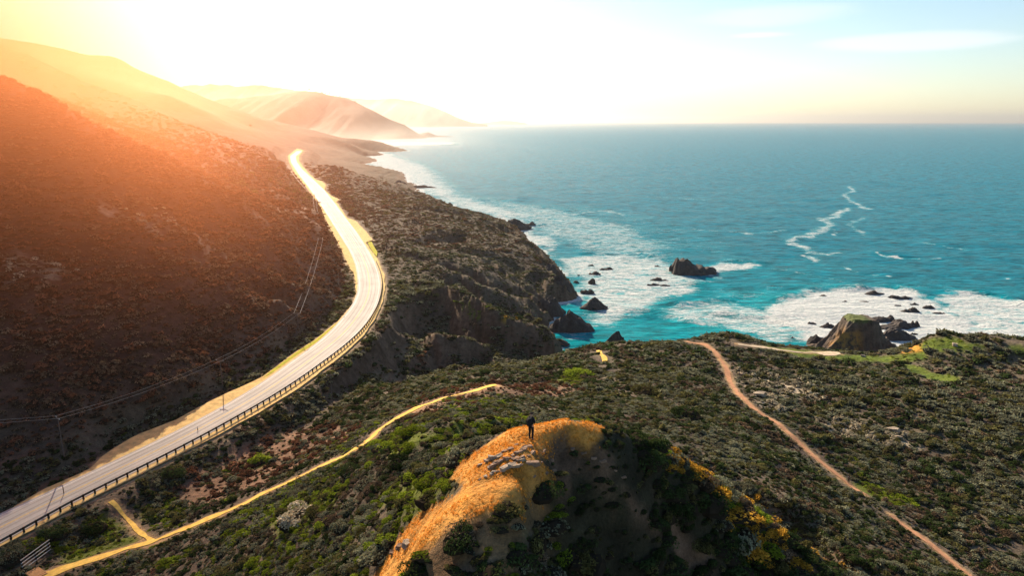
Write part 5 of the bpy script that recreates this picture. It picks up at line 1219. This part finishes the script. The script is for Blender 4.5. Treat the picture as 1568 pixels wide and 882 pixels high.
# ------------------------------------------------------------------ far trees on the hazy headland
M_BARK = mat('bark', (.07, .05, .035), .9, .1, .2, 2)
def far_tree(px, y, hgt, label, group, pyb):
    b = D(px, pyb, y); e = empty('pine_tree', b, label, 'tree', group)
    bm = bmesh.new(); tube(bm, (0, 0, -4), (0, 0, hgt*.6), hgt*.04, hgt*.02, 6); mesh_obj('trunk', bm, M_BARK, e)
    V, Q, sh = shrub_arrays(150, .14, int(px), .8); me = np_mesh('crown', V*np.array([hgt*.45, hgt*.45, hgt*.65])+np.array([0, 0, hgt*.4]), Q, LEAF['dark'], False)
    a_ = me.attributes.new('leaf', 'FLOAT', 'FACE'); a_.data.foreach_set('value', sh.astype(np.float32)); link(bpy.data.objects.new('crown', me), e)
for TN, (px, pyb) in zip(('first', 'second', 'third', 'fourth', 'fifth', 'sixth', 'seventh', 'last'), ((474, 139), (484, 141), (493, 143), (499, 144), (504, 144.5), (510, 146), (515, 147), (521, 148))): far_tree(px, 4650, random.uniform(14, 24), '%s tree from the left in the row on the hazy headland crest' % TN, 'trees on the headland crest', pyb+1)
for px, pyb, y in ((384, 195, 1720), (463, 244, 1380), (469, 246, 1370), (475, 247, 1360), (544, 156.5, 4600), (620, 192.5, 4480)):
    lb = {384: 'lone small tree on the hazy ridge left of the road', 463: 'leftmost tree of the dark clump beside the vanishing road', 469: 'middle tree of the dark clump beside the vanishing road', 475: 'right tree of the dark clump beside the vanishing road', 544: 'single tree halfway down the hazy headland crest', 620: 'lowest tree on the hazy headland crest'}[px]
    if y < 1500: x_, y_, z_ = cast(px, pyb+3); e_h = 11
    far_tree(px, y, 10 if y < 2000 else 16, lb, None, pyb+1)
# ------------------------------------------------------------------ haze
top = max(345.0, float(ZZ.max())+15)
bm = bmesh.new(); bmesh.ops.create_cube(bm, size=1.0)
for v in bm.verts:
    v.co.x = v.co.x*92000+10000; v.co.y = v.co.y*58000+26000; v.co.z = -60 + (v.co.z+0.5)*(top+60)
me = bpy.data.meshes.new('haze'); bm.to_mesh(me); bm.free()
hm = bpy.data.materials.new('haze_air'); hm.use_nodes = True; ht_ = hm.node_tree; ht_.nodes.clear()
pv = ht_.nodes.new('ShaderNodeVolumePrincipled'); ho = ht_.nodes.new('ShaderNodeOutputMaterial'); ht_.links.new(pv.outputs[0], ho.inputs['Volume'])
pv.inputs['Color'].default_value = (1.0, .94, .88, 1); pv.inputs['Density'].default_value = 0.00004; pv.inputs['Anisotropy'].default_value = 0.80
me.materials.append(hm); tag(link(bpy.data.objects.new('haze', me)), 'warm sunlit sea haze over the coast', kind='stuff')

# soft-edged mist; the first volume is added to give the hillside a warm glow
def mist(name, c, r, dens, col, g_, label):
    bm = bmesh.new(); bmesh.ops.create_icosphere(bm, subdivisions=5, radius=1.0, matrix=Matrix.Translation(c) @ Matrix.Diagonal((*r, 1.0)))
    me = bpy.data.meshes.new(name); bm.to_mesh(me); bm.free()
    m = bpy.data.materials.new(name); m.use_nodes = True; t = m.node_tree; t.nodes.clear()
    p = t.nodes.new('ShaderNodeVolumePrincipled'); o_ = t.nodes.new('ShaderNodeOutputMaterial'); t.links.new(p.outputs[0], o_.inputs['Volume'])
    p.inputs['Color'].default_value = (*col, 1); p.inputs['Anisotropy'].default_value = g_
    h = N(t); gc = h.new('ShaderNodeTexCoord').outputs['Generated']
    v = h.new('ShaderNodeVectorMath', operation='SUBTRACT', inp={0: gc, 1: (.5, .5, .5)}).outputs[0]
    ln = h.new('ShaderNodeVectorMath', operation='LENGTH', inp={0: v}).outputs['Value']
    k_ = h.maprange(ln, 0.0, 0.5, 1.0, 0.0, True); t.links.new(h.math('MULTIPLY', h.math('MULTIPLY', k_, k_), dens), p.inputs['Density'])
    me.materials.append(m); tag(link(bpy.data.objects.new(name, me)), label, kind='stuff')
mist('mist', (-258, 225, 130), (305, 198, 174), .0165, (1.0, .34, .13), .6, 'added red-gold volume for the warm glow over the near left hillside')  # orange-tinted volume made up for the glow across the near hill
mist('mist', (-560, 700, 150), (420, 300, 170), .0026, (1.0, .60, .32), .55, 'golden sunlit mist between the near hillside and the second ridge')
mist('mist', (-1150, 1520, 120), (900, 420, 210), .0026, (1.0, .74, .48), .55, 'pale golden mist filling the valley between the second and third ridges')
mist('mist', (-620, 3000, 10), (800, 1300, 150), .00040, (1.0, .95, .9), .5, 'pale sea mist lying at the foot of the far headlands')
